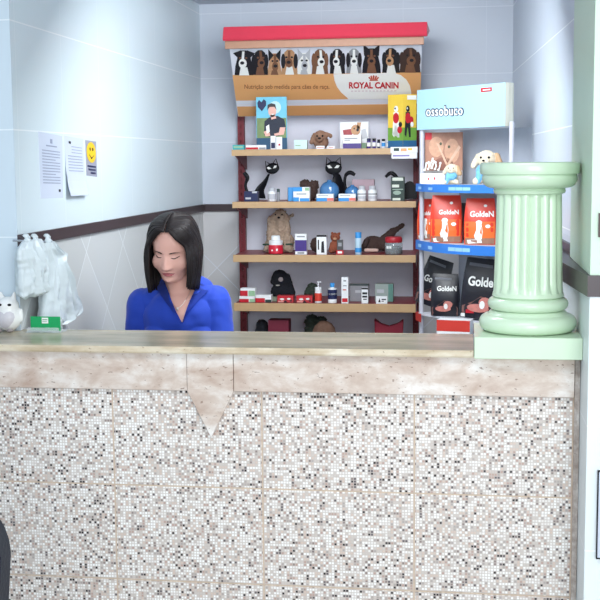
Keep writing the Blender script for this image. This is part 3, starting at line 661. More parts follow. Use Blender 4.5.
def tub(label, px, yt, zb, Y):
    a, b_ = K(px[0], yt, Y), K(px[1], yt, Y); r = (b_.x-a.x)/2; h = a.z-zb
    bm = B(); lathe(bm, [(r*.7, 0), (r*.98, h*.04), (r, h*.2), (r*.95, h*.48), (r*.8, h*.52)], 24); o = obj('pet_bottle', bm, mat('bottle_red', (206, 34, 58), .35, .1), None, ((a.x+b_.x)/2, Y+r, zb+.0006), 0, 50)
    bm = B(); lathe(bm, [(r*.9, h*.50), (r*.93, h*.72), (r*.6, h*.76), (r*.58, h*.98), (r*.5, h)], 20); obj('cap', bm, WHITE, o, smooth=40)
    bm = B(); lathe(bm, [(r*.5, h*.12), (r*.5, h*.4)], 4)
    bm.free()
    decal('label_print', [ell(.3, .25, .13, .07, 10), ell(-.35, .22, .12, .05, 10)], lambda u, v_, o_: Vector((u*r, -math.sqrt(max(0, 1-u*u))*r-.0006-o_, v_*h)), WPRINT, o)
    tag(o, label, 'bottle')
tub('squat red bottle with a stepped white cap before the shaggy beige plush dog', (267, 282), 236, z3, Y1-.02)
carton('medicine_box', 'white box with a purple middle on the third shelf', 'box', (295, 306.5), 234, z3, Y1-.02, .04, WHITE, [('label', [(0, .3, .999, .84)], PURPLE), ('label', [(.15, .1, .85, .16)], GREY), ('label', [(.2, .88, .8, .96)], GREY)])
a = K(318, 245, 6.04); plush('plush_toy', 'dark brown plush lump behind the white box with a black figure', (a.x, 6.06, z3+.0006), [('e', (0, 0, .04), (.045, .04, .04)), ('e', (.01, 0, .065), (.026, .025, .022))], (), DBROWN, .005, .006)
carton('medicine_box', 'white box with a black standing figure print on the third shelf', 'box', (316.5, 326.5), 235, z3, Y1-.02, .035, WHITE, [('label', [(0, 0, .999, .1)], BLKP), ('label', [[(.5, .35), (.72, .3), (.78, .9), (.45, .9), (.55, .6)], (.12, .25, .25, .75)], BLKP)])
a = K(336, 245, 6.02)
plush('plush_bear', 'small rust brown plush bear sitting on the third shelf', (a.x, 6.03, z3+.0006), [('e', (0, 0, .035), (.028, .026, .034)), ('e', (-.004, -.004, .08), (.025, .023, .024)), ('e', (-.02, 0, .1), (.008, .006, .008)), ('e', (.014, 0, .1), (.008, .006, .008)), ('c', (-.02, -.01, .05), (-.03, -.02, .02), .01, .009), ('c', (.02, -.01, .05), (.03, -.02, .02), .01, .009), ('c', (-.015, -.015, .012), (-.025, -.035, .012), .012, .011), ('c', (.015, -.015, .012), (.03, -.035, .012), .012, .011)],
      [('snout', [('e', (-.004, -.026, .074), (.01, .008, .008))], TAN), ('eye', [('e', (-.012, -.025, .085), .003)], BLACK), ('eye', [('e', (.004, -.026, .085), .003)], BLACK)], RUST, .004, .003)
carton('medicine_box', 'small dark grey box standing before the rust brown plush bear', 'box', (337, 342.8), 240, z3, 5.955, .02, mat('slate_print', (84, 84, 86), .5, .2), [('label', [(.2, .2, .8, .45)], GREY)])
carton('medicine_box', 'very low red and white box at the shelf edge under the rust bear', 'box', (336.2, 343.4), 250.5, z3, 5.915, .02, LOGORED, [('label', [(.2, .2, .8, .7)], WPRINT)])
bottle('spray_bottle', 'slim pale blue spray can with a bright blue cap on the third shelf', (354.8, 361.2), 232.5, z3, Y1-.02, mat('pale_blue', (186, 214, 232), .4, .04), SKYB, [(.1, .3, SKYB)], 'slim', cat='spray can')
a = K(374, 250, 6.02)
plush('plush_dog', 'dark brown plush dog lying down with its tail raised on the third shelf', (a.x, 6.11, z3+.0006), [('e', (-.01, 0, .042), (.056, .035, .042)), ('e', (.05, .01, .04), (.05, .035, .038)), ('c', (.05, .01, .06), (.09, .015, .105), .03, .02), ('c', (.085, .015, .10), (.142, .02, .138), .017, .011), ('c', (-.05, -.01, .03), (-.06, -.02, .02), .02, .018)],
      [('paw', [('c', (-.045, -.045, .012), (.012, -.05, .012), .010, .009)], mat('pale_pink_plush', (216, 184, 172), .9, .1)), ('ear', [('c', (-.035, -.03, .07), (-.052, -.036, .03), .012, .012)], mat('darker_plush', (58, 44, 42), .95, .2))], DBROWN, .005, .003)
def jar():
    a, b_ = K(384.5, 243, Y1), K(402.5, 243, Y1); r = (b_.x-a.x)/2; zt_ = K(393, 237, Y1).z; h = zt_-z3
    o = empty('snack_jar', ((a.x+b_.x)/2, Y1+r-.03, z3+.0006)); tag(o, 'round glass jar with a red lid and dark contents on the third shelf', 'jar')
    bm = B(); lathe(bm, [(r*.9, 0), (r, .004), (r, h*.62), (r*.86, h*.7)], 28); obj('glass', bm, GLASS, o, smooth=50)
    bm = B(); lathe(bm, [(r*.88, .003), (r*.95, .006), (r*.95, h*.4), (r*.6, h*.47)], 24); obj('contents', bm, mat('dark_pellets', (52, 48, 52), .8, .4, 200), o, smooth=50)
    bm = B(); lathe(bm, [(r*.92, h*.68), (r*.96, h*.71), (r*.96, h*.93), (r*.85, h)], 28); obj('lid', bm, mat('lid_red', (176, 38, 50), .4, .05), o, smooth=50)
    decal('label', [rect(-.75, .5, -.2, .35)], lambda u, v_, o_: Vector((u*r, -math.sqrt(1-u*u)*r-.0006-o_, v_*h)), WPRINT, o)
jar()

# ---- fourth shelf
Y4 = 5.93
def med4(label, px, yt, zb, decs, c=WHITE, d=.05, Y=Y4, group=None): return carton('medicine_box', label, 'box', px, yt, zb, Y, d, c, decs, group=group)
b0 = med4('red, white and green box, lower of the stacked pair at the fourth shelf left', (239.3, 254.6), 296.3, z4, [('label', [(0, .45, .62, 1)], LOGORED), ('label', [(.66, .45, 1, 1)], PALEGREEN)])
zz = z4+ (K(247, 296.3, Y4).z-z4)+.001
med4('red, white and green box, upper of the stacked pair at the fourth shelf left', (240.3, 255), 288.5, zz, [('label', [(0, .3, .5, 1)], LOGORED), ('label', [(.55, .3, 1, 1)], PALEGREEN)])
med4('white and red box right of the two stacked boxes on the fourth shelf', (255.4, 271.2), 295.2, z4, [('label', [(0, .42, .6, 1)], LOGORED), ('label', [(.62, .62, 1, 1)], DKGREEN)])
a = K(281, 300, 6.05)
plush('plush_toy', 'black hooded plush figure with a small pale face on the fourth shelf', (a.x, 6.07, z4+.0006), [('e', (0, 0, .04), (.058, .04, .045)), ('e', (.0, 0, .09), (.048, .036, .045)), ('e', (-.008, 0, .128), (.038, .033, .028)), ('c', (.03, 0, .12), (.055, 0, .03), .018, .02), ('c', (-.036, 0, .12), (-.048, 0, .09), .014, .012)],
      [('face', [('e', (.002, -.034, .108), (.013, .008, .013))], mat('face_grey', (160, 150, 152), .8, .1)), ('snout', [('e', (-.012, -.044, .078), (.012, .006, .004))], mat('snout_grey', (190, 186, 180), .8, .1))], BLKPL, .005, .003)
med4('tiny grey green box behind the boxes before the black plush', (271.6, 276.8), 297, z4, [], mat('grey_green', (130, 140, 120), .5, .1), .02, 5.97)
RP = [('label', [(.02, .05, .98, .35)], LOGORED), ('label', [ell(.3, .5, .14, .16, 10), ell(.72, .45, .12, .14, 10)], WPRINT, .0007), ('label', [[(.4, .98), (.5, .6), (.65, .98)], ell(.85, .75, .08, .12, 8)], BLKP, .0009), ('label', [(.05, .75, .4, .98)], mat('salmon', (220, 150, 140), .5, .05), .0005)]
med4('red box with white animal print, left of a pair on the fourth shelf', (277.2, 293.2), 296, z4, RP, mat('box_red', (192, 60, 66), .45, .1), .05, group='pair of red boxes with white animal print')
med4('red box with white animal print, right of a pair on the fourth shelf', (296.4, 312.2), 296, z4, RP, MC['box_red'], .05, group='pair of red boxes with white animal print')
a = K(312, 300, 6.04); plush('plush_toy', 'dark green plush half hidden behind the pump bottle', (a.x, 6.06, z4+.0006), [('e', (0, 0, .035), (.045, .035, .035)), ('e', (.0, 0, .065), (.025, .025, .025))], (), GRNPL, .005, .008)
pb_ = bottle('pump_bottle', 'white pump bottle with a red label on the fourth shelf', (314.3, 321.3), 287.5, z4, Y4-.015, WHITE, WHITE, [(.12, .85*.74, mat('label_orange_red', (214, 66, 50), .45, .05))], 'slim')
bm = B(); hh = K(318, 281.5, Y4).z-z4; h0 = K(318, 287.5, Y4).z-z4
tube(bm, [(0, 0, h0-.002), (0, 0, hh-.006)], .003, 8); tube(bm, [(.004, 0, hh-.005), (-.004, 0, hh-.003), (.016, -.004, hh-.004)][1:], .0032, 8); obj('pump_head', bm, WHITE, pb_)
bottle('shampoo_bottle', 'white bottle with a navy label and blue cap on the fourth shelf', (327.3, 336.3), 283.5, z4, Y4-.02, WHITE, SKYB, [(.2, .68, NAVY), (.42, .5, WPRINT)], 'std')
carton('medicine_box', 'tall slim white box with a red foot on the fourth shelf', 'box', (341.4, 348.2), 277.5, z4, Y4-.02, .03, WHITE, [('label', [(.1, .8, .9, .95)], LOGORED), ('label', [(.3, .1, .7, .16), (.25, .3, .75, .34)], GREY), ('label', [(.2, .45, .7, .5)], PINK)])
carton('medicine_box', 'low grey box behind, next to the tall slim white box', 'box', (349.5, 368.5), 284.3, z4, 6.0, .05, mat('box_grey', (148, 148, 154), .5, .08), [('label', [(.3, .35, .6, .5)], LGREY), ('label', [(0, 0, .999, .08)], DKGREEN)])
carton('medicine_box', 'small white upright box with black print before the low grey box', 'box', (361.5, 368), 288, z4, Y4-.015, .025, WHITE, [('label', [(.0, .0, .999, .1)], BLKP), ('label', [(.12, .28, .88, .42), (.12, .5, .88, .62), (.25, .7, .8, .76)], BLKP)])
carton('medicine_box', 'low pale green grey box behind the folded tag on the fourth shelf', 'box', (375, 393), 284.3, z4, 6.0, .06, mat('box_sage', (156, 168, 164), .5, .08), [('label', [(.1, .3, .5, .5)], LGREY), ('label', [(.74, 0, .999, .999)], mat('box_teal', (94, 140, 130), .5, .1))])
carton('price_tag', 'small white tag with black print lying before the pale green box', 'tag', (376, 387.2), 296.4, z4, Y4-.02, .012, WHITE, [('label', [[(.2, .8), (.32, .25), (.42, .8)], (.5, .35, .9, .5), (.5, .62, .7, .72)], BLKP)])

# ---- bottom shelf (only the tops show above the counter)
a = K(262, 330, 6.03); plush('plush_toy', 'black round plush on the lowest shelf, its top just above the counter', (a.x, 6.03, z5+.0006), [('e', (0, 0, .075), (.04, .04, .075)), ('e', (0, 0, .13), (.033, .033, .035))], (), BLKPL, .006, .003)
zt5 = K(278, 320.5, 5.97).z
carton('pet_bag', 'dark crimson box on the lowest shelf right of the black plush', 'box', (268, 288.5), 320.5, z5, 5.97, .09, mat('crimson_dark', (112, 30, 52), .6, .1))
a = K(314, 330, 6.0); plush('plush_toy', 'dark green bushy plush on the lowest shelf behind the brown hump', (a.x, 6.07, z5+.0006), [('e', (0, 0, .08), (.06, .04, .09)), ('e', (-.02, 0, .15), (.035, .03, .04)), ('e', (.03, 0, .14), (.03, .03, .04))], (), GRNPL, .006, .012)
a = K(324, 330, 5.97); plush('plush_toy', 'brown rounded plush on the lowest shelf in the middle', (a.x, 5.975, z5+.0006), [('e', (0, 0, .08), (.065, .045, .09))], (), BROWN, .006, .004)
a = K(389, 330, 6.0)
bm = B(); kz = .0
bowp = [(-.075, .18), (-.04, .15), (0, .135), (.04, .15), (.075, .18), (.07, .06), (.03, .0), (-.03, .0), (-.07, .06)]
prism(bm, bowp, lambda u, v_, o_: Vector((u, -o_*.05+.025+.01*math.sin(u*60), v_)), 0, 1); bmesh.ops.bevel(bm, geom=list(bm.edges), offset=.005, segments=2, affect='EDGES')
o = obj('pet_garment', bm, mat('crimson_cloth', (128, 34, 52), .8, .15, 30), None, (a.x, 6.0, z5+.0006), 0, 60); tag(o, 'dark red cloth pet garment with two peaks on the lowest shelf', 'pet clothes')

# ------------------------------------------------------------------ corner display rack
th = math.atan2(-.45, .384)      # direction of the rack front in plan
P0 = Vector((-.224, 5.50, 0)); U = Vector((.384, -.45, 0)).normalized(); NR = Vector((-.45, -.384, 0)).normalized()   # NR points to the customer side
RW = .60
rk = tag(empty('corner_display_rack', P0), 'white and blue plastic display rack with a pale blue header sign in the right corner', 'display rack')
def RL(u, o_, z): return P0*0 + U*u + NR*o_ + Vector((0, 0, z))
sign0z, sign1z = 1.742, 1.922
bm = B(); fs = lambda u, v_, o_: RL(u, o_, v_)
LB = mat('sign_pale_blue', (172, 212, 232), .3, .06, 4)
prism(bm, rect(0, sign0z, .592, sign1z), fs, -.02, .02); sg = obj('header_sign', bm, LB, rk)
bm = B(); e0 = .592
pr_ = [RL(e0+.0005, 0, 0), RL(e0+.0005, -.02, 0), RL(e0+.0005, -.02, 0)+Vector((.022, .045, 0)), RL(e0+.0005, 0, 0)+Vector((.030, .03, 0))]
lo = [bm.verts.new(p+Vector((0, 0, sign0z))) for p in pr_]; hi = [bm.verts.new(p+Vector((0, 0, sign1z))) for p in pr_]
bm.faces.new(lo); bm.faces.new(hi)
for i in range(4): bm.faces.new((lo[i], lo[(i+1) % 4], hi[(i+1) % 4], hi[i]))
obj('sign_return', bm, mat('sign_cream', (222, 220, 204), .45, .03), rk)
def sfn(px, py, o_):
    p = hit(px, py, P0+Vector((0, 0, 1.8)), NR)+NR*o_-P0; return p
decal('sign_fade', [[(425, 90.5), (500, 83), (500, 126), (418, 130.5)]], sfn, mat('sign_paler', (184, 230, 244), .3, .05, 4), rk, .0004, .0004) if False else None
decal_text('sign_lettering', 'ossobuco', (425.5, 105, 464, 116.8), lambda u, v_, o_: sfn(u, v_-(u-444)*.035, o_), NAVY, rk, .0006, .0006, bold=.075, spacing=1.08)
decal_text('sign_lettering', 'ossobuco', (426.5, 106, 463, 115.8), lambda u, v_, o_: sfn(u, v_-(u-444)*.035, o_), WPRINT, rk, .002, .0006, bold=.015, spacing=1.08)
decal('sign_emblem', [[(481, 88.2), (492, 87.2), (492, 91.2), (481, 92.2)]], sfn, LOGORED, rk, .0006)
decal('sign_emblem', [[(483, 89.6), (490.5, 88.9), (490.5, 90.0), (483, 90.7)]], sfn, WPRINT, rk, .0016)
# posts
bm = B(); tube(bm, [RL(.012, -.02, 0), RL(.012, -.02, 1.9)], .011, 12); obj('post', bm, mat('translucent_post', (196, 196, 206), .25, .04, coat=.3), rk, smooth=60)
bm = B(); tube(bm, [RL(.612, -.02, 0), RL(.612, -.02, 1.76)], .011, 12); obj('post', bm, MC['translucent_post'], rk, smooth=60)
bm = B(); prism(bm, rect(.03, .05, .59, 1.742), lambda u, v_, o_: RL(u, -.235+o_, v_), 0, .006); obj('back_panel', bm, mat('rack_back_grey', (178, 184, 196), .4, .05), rk)
RZ = {'a': (1.497, 1.462), 'b': (1.238, 1.196), 'c': (.900, .862)}
def bulge(u): return .004+.075*math.sin(math.pi*min(1, max(0, u/.6)))
for kx, (zt_, zb_) in RZ.items():
    bm = B(); pts = [(u_/12*.6+.005, bulge(u_/12*.6)) for u_ in range(13)]
    outl = [(u, o_ if kx != 'c' else min(o_, .006+.0*u)) for u, o_ in pts]+[(.605, -.225), (.005, -.225)]
    lo = [bm.verts.new(RL(u, o_, zt_-.012)) for u, o_ in outl]; hi = [bm.verts.new(RL(u, o_, zt_-.004)) for u, o_ in outl]
    bm.faces.new(lo); bm.faces.new(hi)
    n = len(outl); u1_ = .6 if kx != 'c' else .075
    for i in range(n): bm.faces.new((lo[i], lo[(i+1) % n], hi[(i+1) % n], hi[i]))
    bmesh.ops.triangulate(bm, faces=[f_ for f_ in bm.faces if len(f_.verts) > 4]); sh = obj('shelf', bm, mat('rack_shelf_white', (214, 218, 226), .4, .03), rk)
    bm = B(); pts = [(.003, -.02)]+[(u_/16*u1_+.005, bulge(u_/16*u1_)+.002) for u_ in range(17)]
    q1 = [[bm.verts.new(RL(u, o_+dd, z)) for u, o_ in pts] for z, dd in ((zb_, 0), (zt_, 0), (zt_, .004), (zb_, .004))]
    for a_, c_ in ((0, 1), (1, 2), (2, 3), (3, 0)):
        for i in range(len(pts)-1): bm.faces.new((q1[a_][i], q1[a_][i+1], q1[c_][i+1], q1[c_][i]))
    for i in (0, -1): bm.faces.new([q1[j][i] for j in range(4)])
    fas = obj('fascia', bm, BLUE if kx != 'c' else mat('rack_red', (186, 48, 44), .4, .08), sh, smooth=30)
    ff = lambda u, v_, o_: RL(u, bulge(u)+.006+o_, zb_+(zt_-zb_)*(1-v_))
    for fp in ([rect(.05, .35, .09, .7), rect(.17, .4, .21, .75), rect(.33, .3, .37, .7), rect(.372, .3, .41, .7), rect(.412, .3, .45, .7)] if kx != 'c' else []): decal('fascia_print', [fp], ff, mat('pale_blue_print', (150, 196, 238), .45, .05), fas)

def rack_pt(px, kx, o_=0.0):
    """a point on a rack shelf, seen in column px, o_ m behind the rack's front plane"""
    N = NR; Pq = P0+NR*(-o_)
    p = hit(px, 200, Pq, N); return Vector((p.x, p.y, RZ[kx][0]-.0035))
# bags of dog food
def food_bag(label, px0, px1, ytop, kx, o_, main, text, yaw, tilt=0, d=.07, big=False, group=None):
    c = rack_pt((px0+px1)/2, kx, o_); Yd = c.y
    w = (K(px1, 230, Yd).x-K(px0, 230, Yd).x)/math.cos(yaw); h = (K((px0+px1)/2, ytop, Yd).z-c.z)
    def S(u, v_, o2=0, side=-1):   # u 0..1 across, v 0..1 down
        t = 1-v_; hd = d/2*(1-t**3)*(.72+.28*math.sin(math.pi*min(1, t*1.2)))*(.55+.45*math.sin(math.pi*min(max(u, 0), 1))**.5)+.0015
        ww = w*(1-.10*t**2+.04*math.sin(t*math.pi))
        return Vector(((u-.5)*ww, side*(hd+o2)*1.0, t*h))
    bm = B(); nu, nv = 14, 16
    g = [[[bm.verts.new(S(i/nu, j/nv, 0, sd)) for i in range(nu+1)] for j in range(nv+1)] for sd in (-1, 1)]
    for s_ in (0, 1):
        for j in range(nv):
            for i in range(nu):
                bm.faces.new((g[s_][j][i], g[s_][j][i+1], g[s_][j+1][i+1], g[s_][j+1][i]))
    for j in range(nv):
        for i in (0, nu): bm.faces.new((g[0][j][i], g[0][j+1][i], g[1][j+1][i], g[1][j][i]))
    for i in range(nu):
        for j in (0, nv): bm.faces.new((g[0][j][i], g[0][j][i+1], g[1][j][i+1], g[1][j][i]))
    black = main is BBLK
    o = obj('dog_food_bag', bm, main, None, (c.x, c.y, c.z+.001+ (abs(math.sin(tilt))*w/2)), yaw, 40); o.rotation_euler = (0, tilt, yaw)
    tag(o, label, 'bag', group)
    F = lambda u, v_, o2: S(u, v_, o2)
    def grid(u0, v0, u1, v1, nu_=5, nv_=3):
        return [[(u0+(u1-u0)*i/nu_, v0+(v1-v0)*j/nv_), (u0+(u1-u0)*(i+1)/nu_, v0+(v1-v0)*j/nv_), (u0+(u1-u0)*(i+1)/nu_, v0+(v1-v0)*(j+1)/nv_), (u0+(u1-u0)*i/nu_, v0+(v1-v0)*(j+1)/nv_)] for i in range(nu_) for j in range(nv_)]
    if not black:
        decal('print_field', grid(.03, .50, .97, .86), F, OR2, o, .0004, .0004)
        decal('print_foot', grid(.03, .86, .97, .99, 5, 2), F, mat('print_foot_brown', (150, 110, 90), .5, .3, 40), o, .0004, .0004)
        decal('dog_picture', [ell(.48, .52, .10, .05, 12), [(.40, .55), (.56, .55), (.60, .72), (.57, .88), (.36, .88), (.33, .80), (.40, .68)]], F, WPRINT, o, .0012)
        decal('label', [[(.10, .90), (.55, .88), (.58, .96), (.12, .98)], ell(.76, .60, .08, .04, 10), ell(.68, .16, .06, .03, 8)], F, WPRINT, o, .0014)
    else:
        decal('print_field', [[(.04, .99), (.04, .80), (.3, .72), (.5, .62), (.75, .66), (.96, .80), (.96, .99)]], F, mat('print_smoke', (120, 84, 78), .5, .5, 30), o, .0006, .0004)
        decal('food_picture', [ell(.45, .82, .28, .07, 14), ell(.62, .72, .16, .09, 12)], F, PINK, o, .0018)
        decal('food_picture', [ell(.55, .76, .07, .07, 10)], F, WPRINT, o, .0028)
        if big: decal('label', [[(.02, .93), (.9, .90), (.9, .96), (.02, .99)]], F, WPRINT, o, .0026); decal('label', [[(.15, .86), (.9, .83), (.9, .895), (.15, .92)]], F, LOGORED, o, .0026)
        decal('label', [[(.1, .08), (.75, .10), (.75, .15), (.1, .13)]], F, mat('print_dim', (110, 112, 120), .5, .1), o, .0012)
    decal_text('bag_lettering', 'GoldeN', (text[0], text[1], text[2], text[3]), F, WPRINT, o, .0024, .0004, bold=.03)
    return o
food_bag('red orange dog food bag, the small one at the far left of the red bags', 418.5, 437, 199, 'b', .075, ORED, (.22, .30, .92, .40), -.25)
food_bag('red orange dog food bag, the middle one of the three on the blue edged shelf', 431, 462, 195.5, 'b', .0, ORED, (.28, .30, .92, .40), -.12, big=True)
food_bag('red orange dog food bag, the right one next to the green column', 465, 496, 198.5, 'b', .04, ORED, (.18, .27, .95, .40), -.12, d=.06)
food_bag('black dog food bag leaning over at the left of the black bags', 414, 442, 261, 'c', .125, BBLK, (.14, .38, .92, .52), -.2, .30, d=.06)
food_bag('black dog food bag standing upright, in front of the leaning black bag', 432, 460, 274, 'c', .035, BBLK, (.22, .28, .92, .40), -.12)
food_bag('black dog food bag, the large one half hidden by the green column', 461, 500, 260, 'c', .06, BBLK, (.14, .30, .98, .46), -.12, .08, d=.06, big=True)
# dark pouch between the red bags
c = rack_pt(461.5, 'b', .16); carton('pet_food_pouch', 'dark grey pouch in the gap behind the red dog food bags', 'pouch', (457, 471), 203, c.z+.0006, c.y, .02, mat('pouch_dark', (50, 52, 60), .5, .2))
# things under the black bags
c = hit(455, 322, P0+NR*.12, NR)
carton('feed_carton', 'white carton with a red top edge standing before the black dog food bags', 'box', (437, 473), 320.5, .6705, c.y, .075, WHITE, [('label', [(0, .0, .999, .20)], mat('carton_red', (206, 60, 50), .45, .05))], yaw=-.2)

# top shelf of the rack
cp_ = rack_pt(444, 'a', .14)
o = carton('picture_card', 'tall photo card of tan puppies standing at the back of the rack top shelf', 'card', (425, 463), 132.5, cp_.z+.0006, cp_.y-.06, .012, mat('photo_tan', (172, 122, 100), .45, .35, 28),
       [('picture', [(0, 0, .18, .14)], LOGORED), ('picture', [ell(.3, .28, .2, .2, 14), ell(.72, .36, .2, .24, 14)], mat('photo_light', (204, 156, 128), .5, .35, 50), .0006), ('picture', [ell(.5, .62, .26, .14, 14)], mat('photo_dark', (140, 90, 74), .5, .4, 50), .0006),
        ('picture', [ell(.42, .22, .035, .03, 8), ell(.64, .28, .035, .03, 8)], mat('photo_olive', (84, 84, 60), .5, .2), .0012), ('picture', [(0, .74, .999, .999)], mat('photo_grey', (170, 166, 164), .5, .3, 60), .0012),
        ('picture', [[(.30, .2), (.36, .22), (.66, .7), (.6, .7)], [(.9, .25), (.95, .3), (.6, .68), (.55, .66)]], mat('photo_tan2', (214, 176, 150), .5, .2, 50), .0012)], yaw=-.1)
cp2 = rack_pt(434, 'a', .035)
o = carton('white_box', 'low white box with white letter shaped toys before the puppy photo card', 'box', (420.5, 446), 173.5, cp2.z+.0006, cp2.y-.02, .045, WHITE, [('label', [(.3, .4, .36, .62), (.56, .35, .62, .6)], LOGORED)], yaw=-.15)
bm = B()
for i, (x, zz_, a_) in enumerate(((-.035, .0, .4), (-.018, .004, -.3), (-.002, .008, .5), (.014, .004, -.4), (.03, .0, .3), (-.01, .02, .9))):
    z0_ = .045+zz_; tube(bm, [(x-.006*math.cos(a_), -.005, z0_-.014), (x, -.006, z0_), (x+.01*math.sin(a_), -.005, z0_+.018)], .0036, 8)
    sph(bm, (x+.01*math.sin(a_), -.005, z0_+.018), .0058, sub=2); sph(bm, (x-.006*math.cos(a_), -.005, z0_-.012), .0058, sub=2)
bn = obj('bone_treats', bm, WPRINT, None, (o.location.x, o.location.y, o.location.z-.0165+(K(430, 173.5, o.location.y).z-o.location.z)), -.15, 60); tag(bn, 'heap of white bone shaped treats on top of the low white box', 'treats', None, 'stuff')
def rag_dog(label, px, ytop, kx, o_, s, yaw):
    c = rack_pt(px, kx, o_); 
    body = [('e', (0, 0, .05*s), (.045*s, .04*s, .05*s)), ('e', (0, -.015*s, .115*s), (.046*s, .042*s, .040*s)), ('e', (0, -.055*s, .10*s), (.024*s, .022*s, .018*s)),
            ('c', (-.04*s, -.01*s, .13*s), (-.058*s, -.02*s, .085*s), .012*s, .015*s), ('c', (.04*s, -.01*s, .13*s), (.06*s, -.015*s, .08*s), .014*s, .017*s), ('c', (-.03*s, -.03*s, .02*s), (-.04*s, -.06*s, .015*s), .018*s, .015*s), ('c', (.03*s, -.03*s, .02*s), (.05*s, -.05*s, .015*s), .018*s, .016*s)]
    o = plush('plush_puppy', label, (c.x, c.y, c.z+.0036), body, [('eye', [('e', (-.017*s, -.054*s, .122*s), .0062*s)], BLACK), ('eye', [('e', (.019*s, -.053*s, .122*s), .0062*s)], BLACK), ('nose', [('e', (0, -.078*s, .108*s), (.007*s, .005*s, .005*s))], BLACK),
        ('blue_scarf', [('e', (0, -.028*s, .062*s), (.046*s, .038*s, .034*s)), ('c', (-.02*s, -.05*s, .05*s), (-.03*s, -.055*s, .012*s), .02*s, .012*s)], mat('pale_blue_cloth', (120, 186, 226), .85, .2, 60, bump=.6)),
        ('ear', [('c', (.045*s, -.012*s, .128*s), (.063*s, -.02*s, .08*s), .016*s, .019*s)], mat('tan_ear', (196, 160, 124), .95, .2, 80))], CREAM, .004, .002, yaw)
    return o
rag_dog('small cream plush puppy with a pale blue scarf beside the low white box', 452, 163, 'a', .0, .58, -.2)
rag_dog('large cream plush puppy in a blue scarf sitting behind the green column top', 487, 147, 'a', .06, .95, -.25)
# the lower boxes, on the rack foot
bm = B(); prism(bm, rect(.02, .0, .6, .67), lambda u, v_, o_: RL(u, -.22+o_, v_), 0, .40); obj('rack_foot', bm, MC['rack_shelf_white'], rk)

# ------------------------------------------------------------------ left end of the counter
# hanging carrier bags
def carrier_bag(label, yt, yb, width, seed, handles):
    """thin plastic bag bunch hung on the rail: width(t) gives the left and right picture column at height t"""
    rnd = random.Random(seed); XX = XL+.05
    xm = sum(width(.5))/2; yc = atX(xm, (yt+yb)/2, XX).y; zt_ = atX(xm, yt, XX).z
    root = empty('carrier_bag_bunch', (XX, yc, zt_)); tag(root, label, 'plastic bags', 'carrier bags hung from the wall rail')
    bm = B(); nu, nv = 90, 54
    ph = [rnd.uniform(0, 6.28) for _ in range(8)]; rings = []
    for j in range(nv+1):
        t = j/nv; l_, r_ = width(t); row = yt+(yb-yt)*(.07+.93*t)
        A, C = atX(l_, row, XX), atX(r_, row, XX); ym = (A.y+C.y)/2-yc; w = abs(C.y-A.y)/2; z = (A.z+C.z)/2-zt_
        dd = .010+.026*math.sin(min(1, t*1.25+.08)*math.pi*.6)
        if t > .93: dd *= 1-(t-.93)*7
        ring = []
        for i in range(nu):
            a_ = 2*math.pi*i/nu
            fold = .12*math.sin(a_*9+ph[0]+t*3)+.10*math.sin(a_*17+ph[1]-t*4)+.06*math.sin(a_*29+ph[2]+t*9)+.12*mnoise.noise(Vector((math.cos(a_)*3.2, math.sin(a_)*3.2, t*4+seed)))+.05*mnoise.noise(Vector((math.cos(a_)*9, math.sin(a_)*9, t*16+seed)))
            x = math.sin(a_)*dd*(1+1.6*fold); y = math.cos(a_)*w*(1+.05*mnoise.noise(Vector((math.cos(a_)*3, t*12, seed))))+ym
            ring.append(bm.verts.new((max(x, -.034), y, z+.010*t*mnoise.noise(Vector((a_*1.5, seed, 2))))))
        rings.append(ring)
    for A, C in zip(rings, rings[1:]):
        for i in range(nu): bm.faces.new((A[i], A[(i+1) % nu], C[(i+1) % nu], C[i]))
    bm.faces.new(rings[0]); bm.faces.new(rings[-1])
    obj('bag', bm, BAGW, root, smooth=60)
    for (hx, hs, hd) in handles:
        p = atX(hx, yt, XX); y0 = p.y-yc; zb2 = atX(hx, yt+16, XX).z-zt_; z0 = p.z-zt_
        bm = B(); tube(bm, bez([(0, y0-hs, zb2), (.002, y0-hs*.9, z0-.018), (-.004, y0-hs*.5, z0-.001), (-.006, y0, z0+.002), (-.004, y0+hs*.5, z0-.003), (.002, y0+hs, z0-.02), (0, y0+hs, zb2-hd)], 5), [.0085+.003*math.sin(i*1.3) for i in range(31)], 8, .55)
        obj('handle', bm, BAGW, root, smooth=60)
    y0 = atX(handles[0][0], yt, XX).y-yc
    bm = B(); tube(bm, [(-.0505, y0, -.012), (-.012, y0, -.014), (-.004, y0, -.004)], .0035, 8); obj('hook', bm, CHROME, root)
    return root
def lerp_w(tab):
    def f(t):
        for (t0, a0, b0), (t1, a1, b1) in zip(tab, tab[1:]):
            if t <= t1: k = (t-t0)/(t1-t0); return a0+(a1-a0)*k, b0+(b1-b0)*k
        return tab[-1][1:]
    return f
carrier_bag('shorter bunch of white plastic carrier bags hanging from the brown rail, at the left', 236, 296, lerp_w([(0, 23, 40), (.12, 18.5, 42.5), (.3, 19, 43), (.45, 20.5, 43), (.75, 21, 43.5), (.95, 22, 43.5), (1, 24, 41)]), 3, [(28, .014, .004), (36, .012, .02)])
carrier_bag('longer white plastic carrier bag hanging from the brown rail, flaring towards the counter', 236, 324, lerp_w([(0, 44.5, 53), (.08, 44, 57), (.17, 44.5, 65.5), (.25, 45.5, 63), (.45, 44.5, 68), (.7, 42.5, 74), (.88, 41, 81), (.94, 41.5, 80), (1, 46, 70)]), 5, [(48.5, .013, .0)])
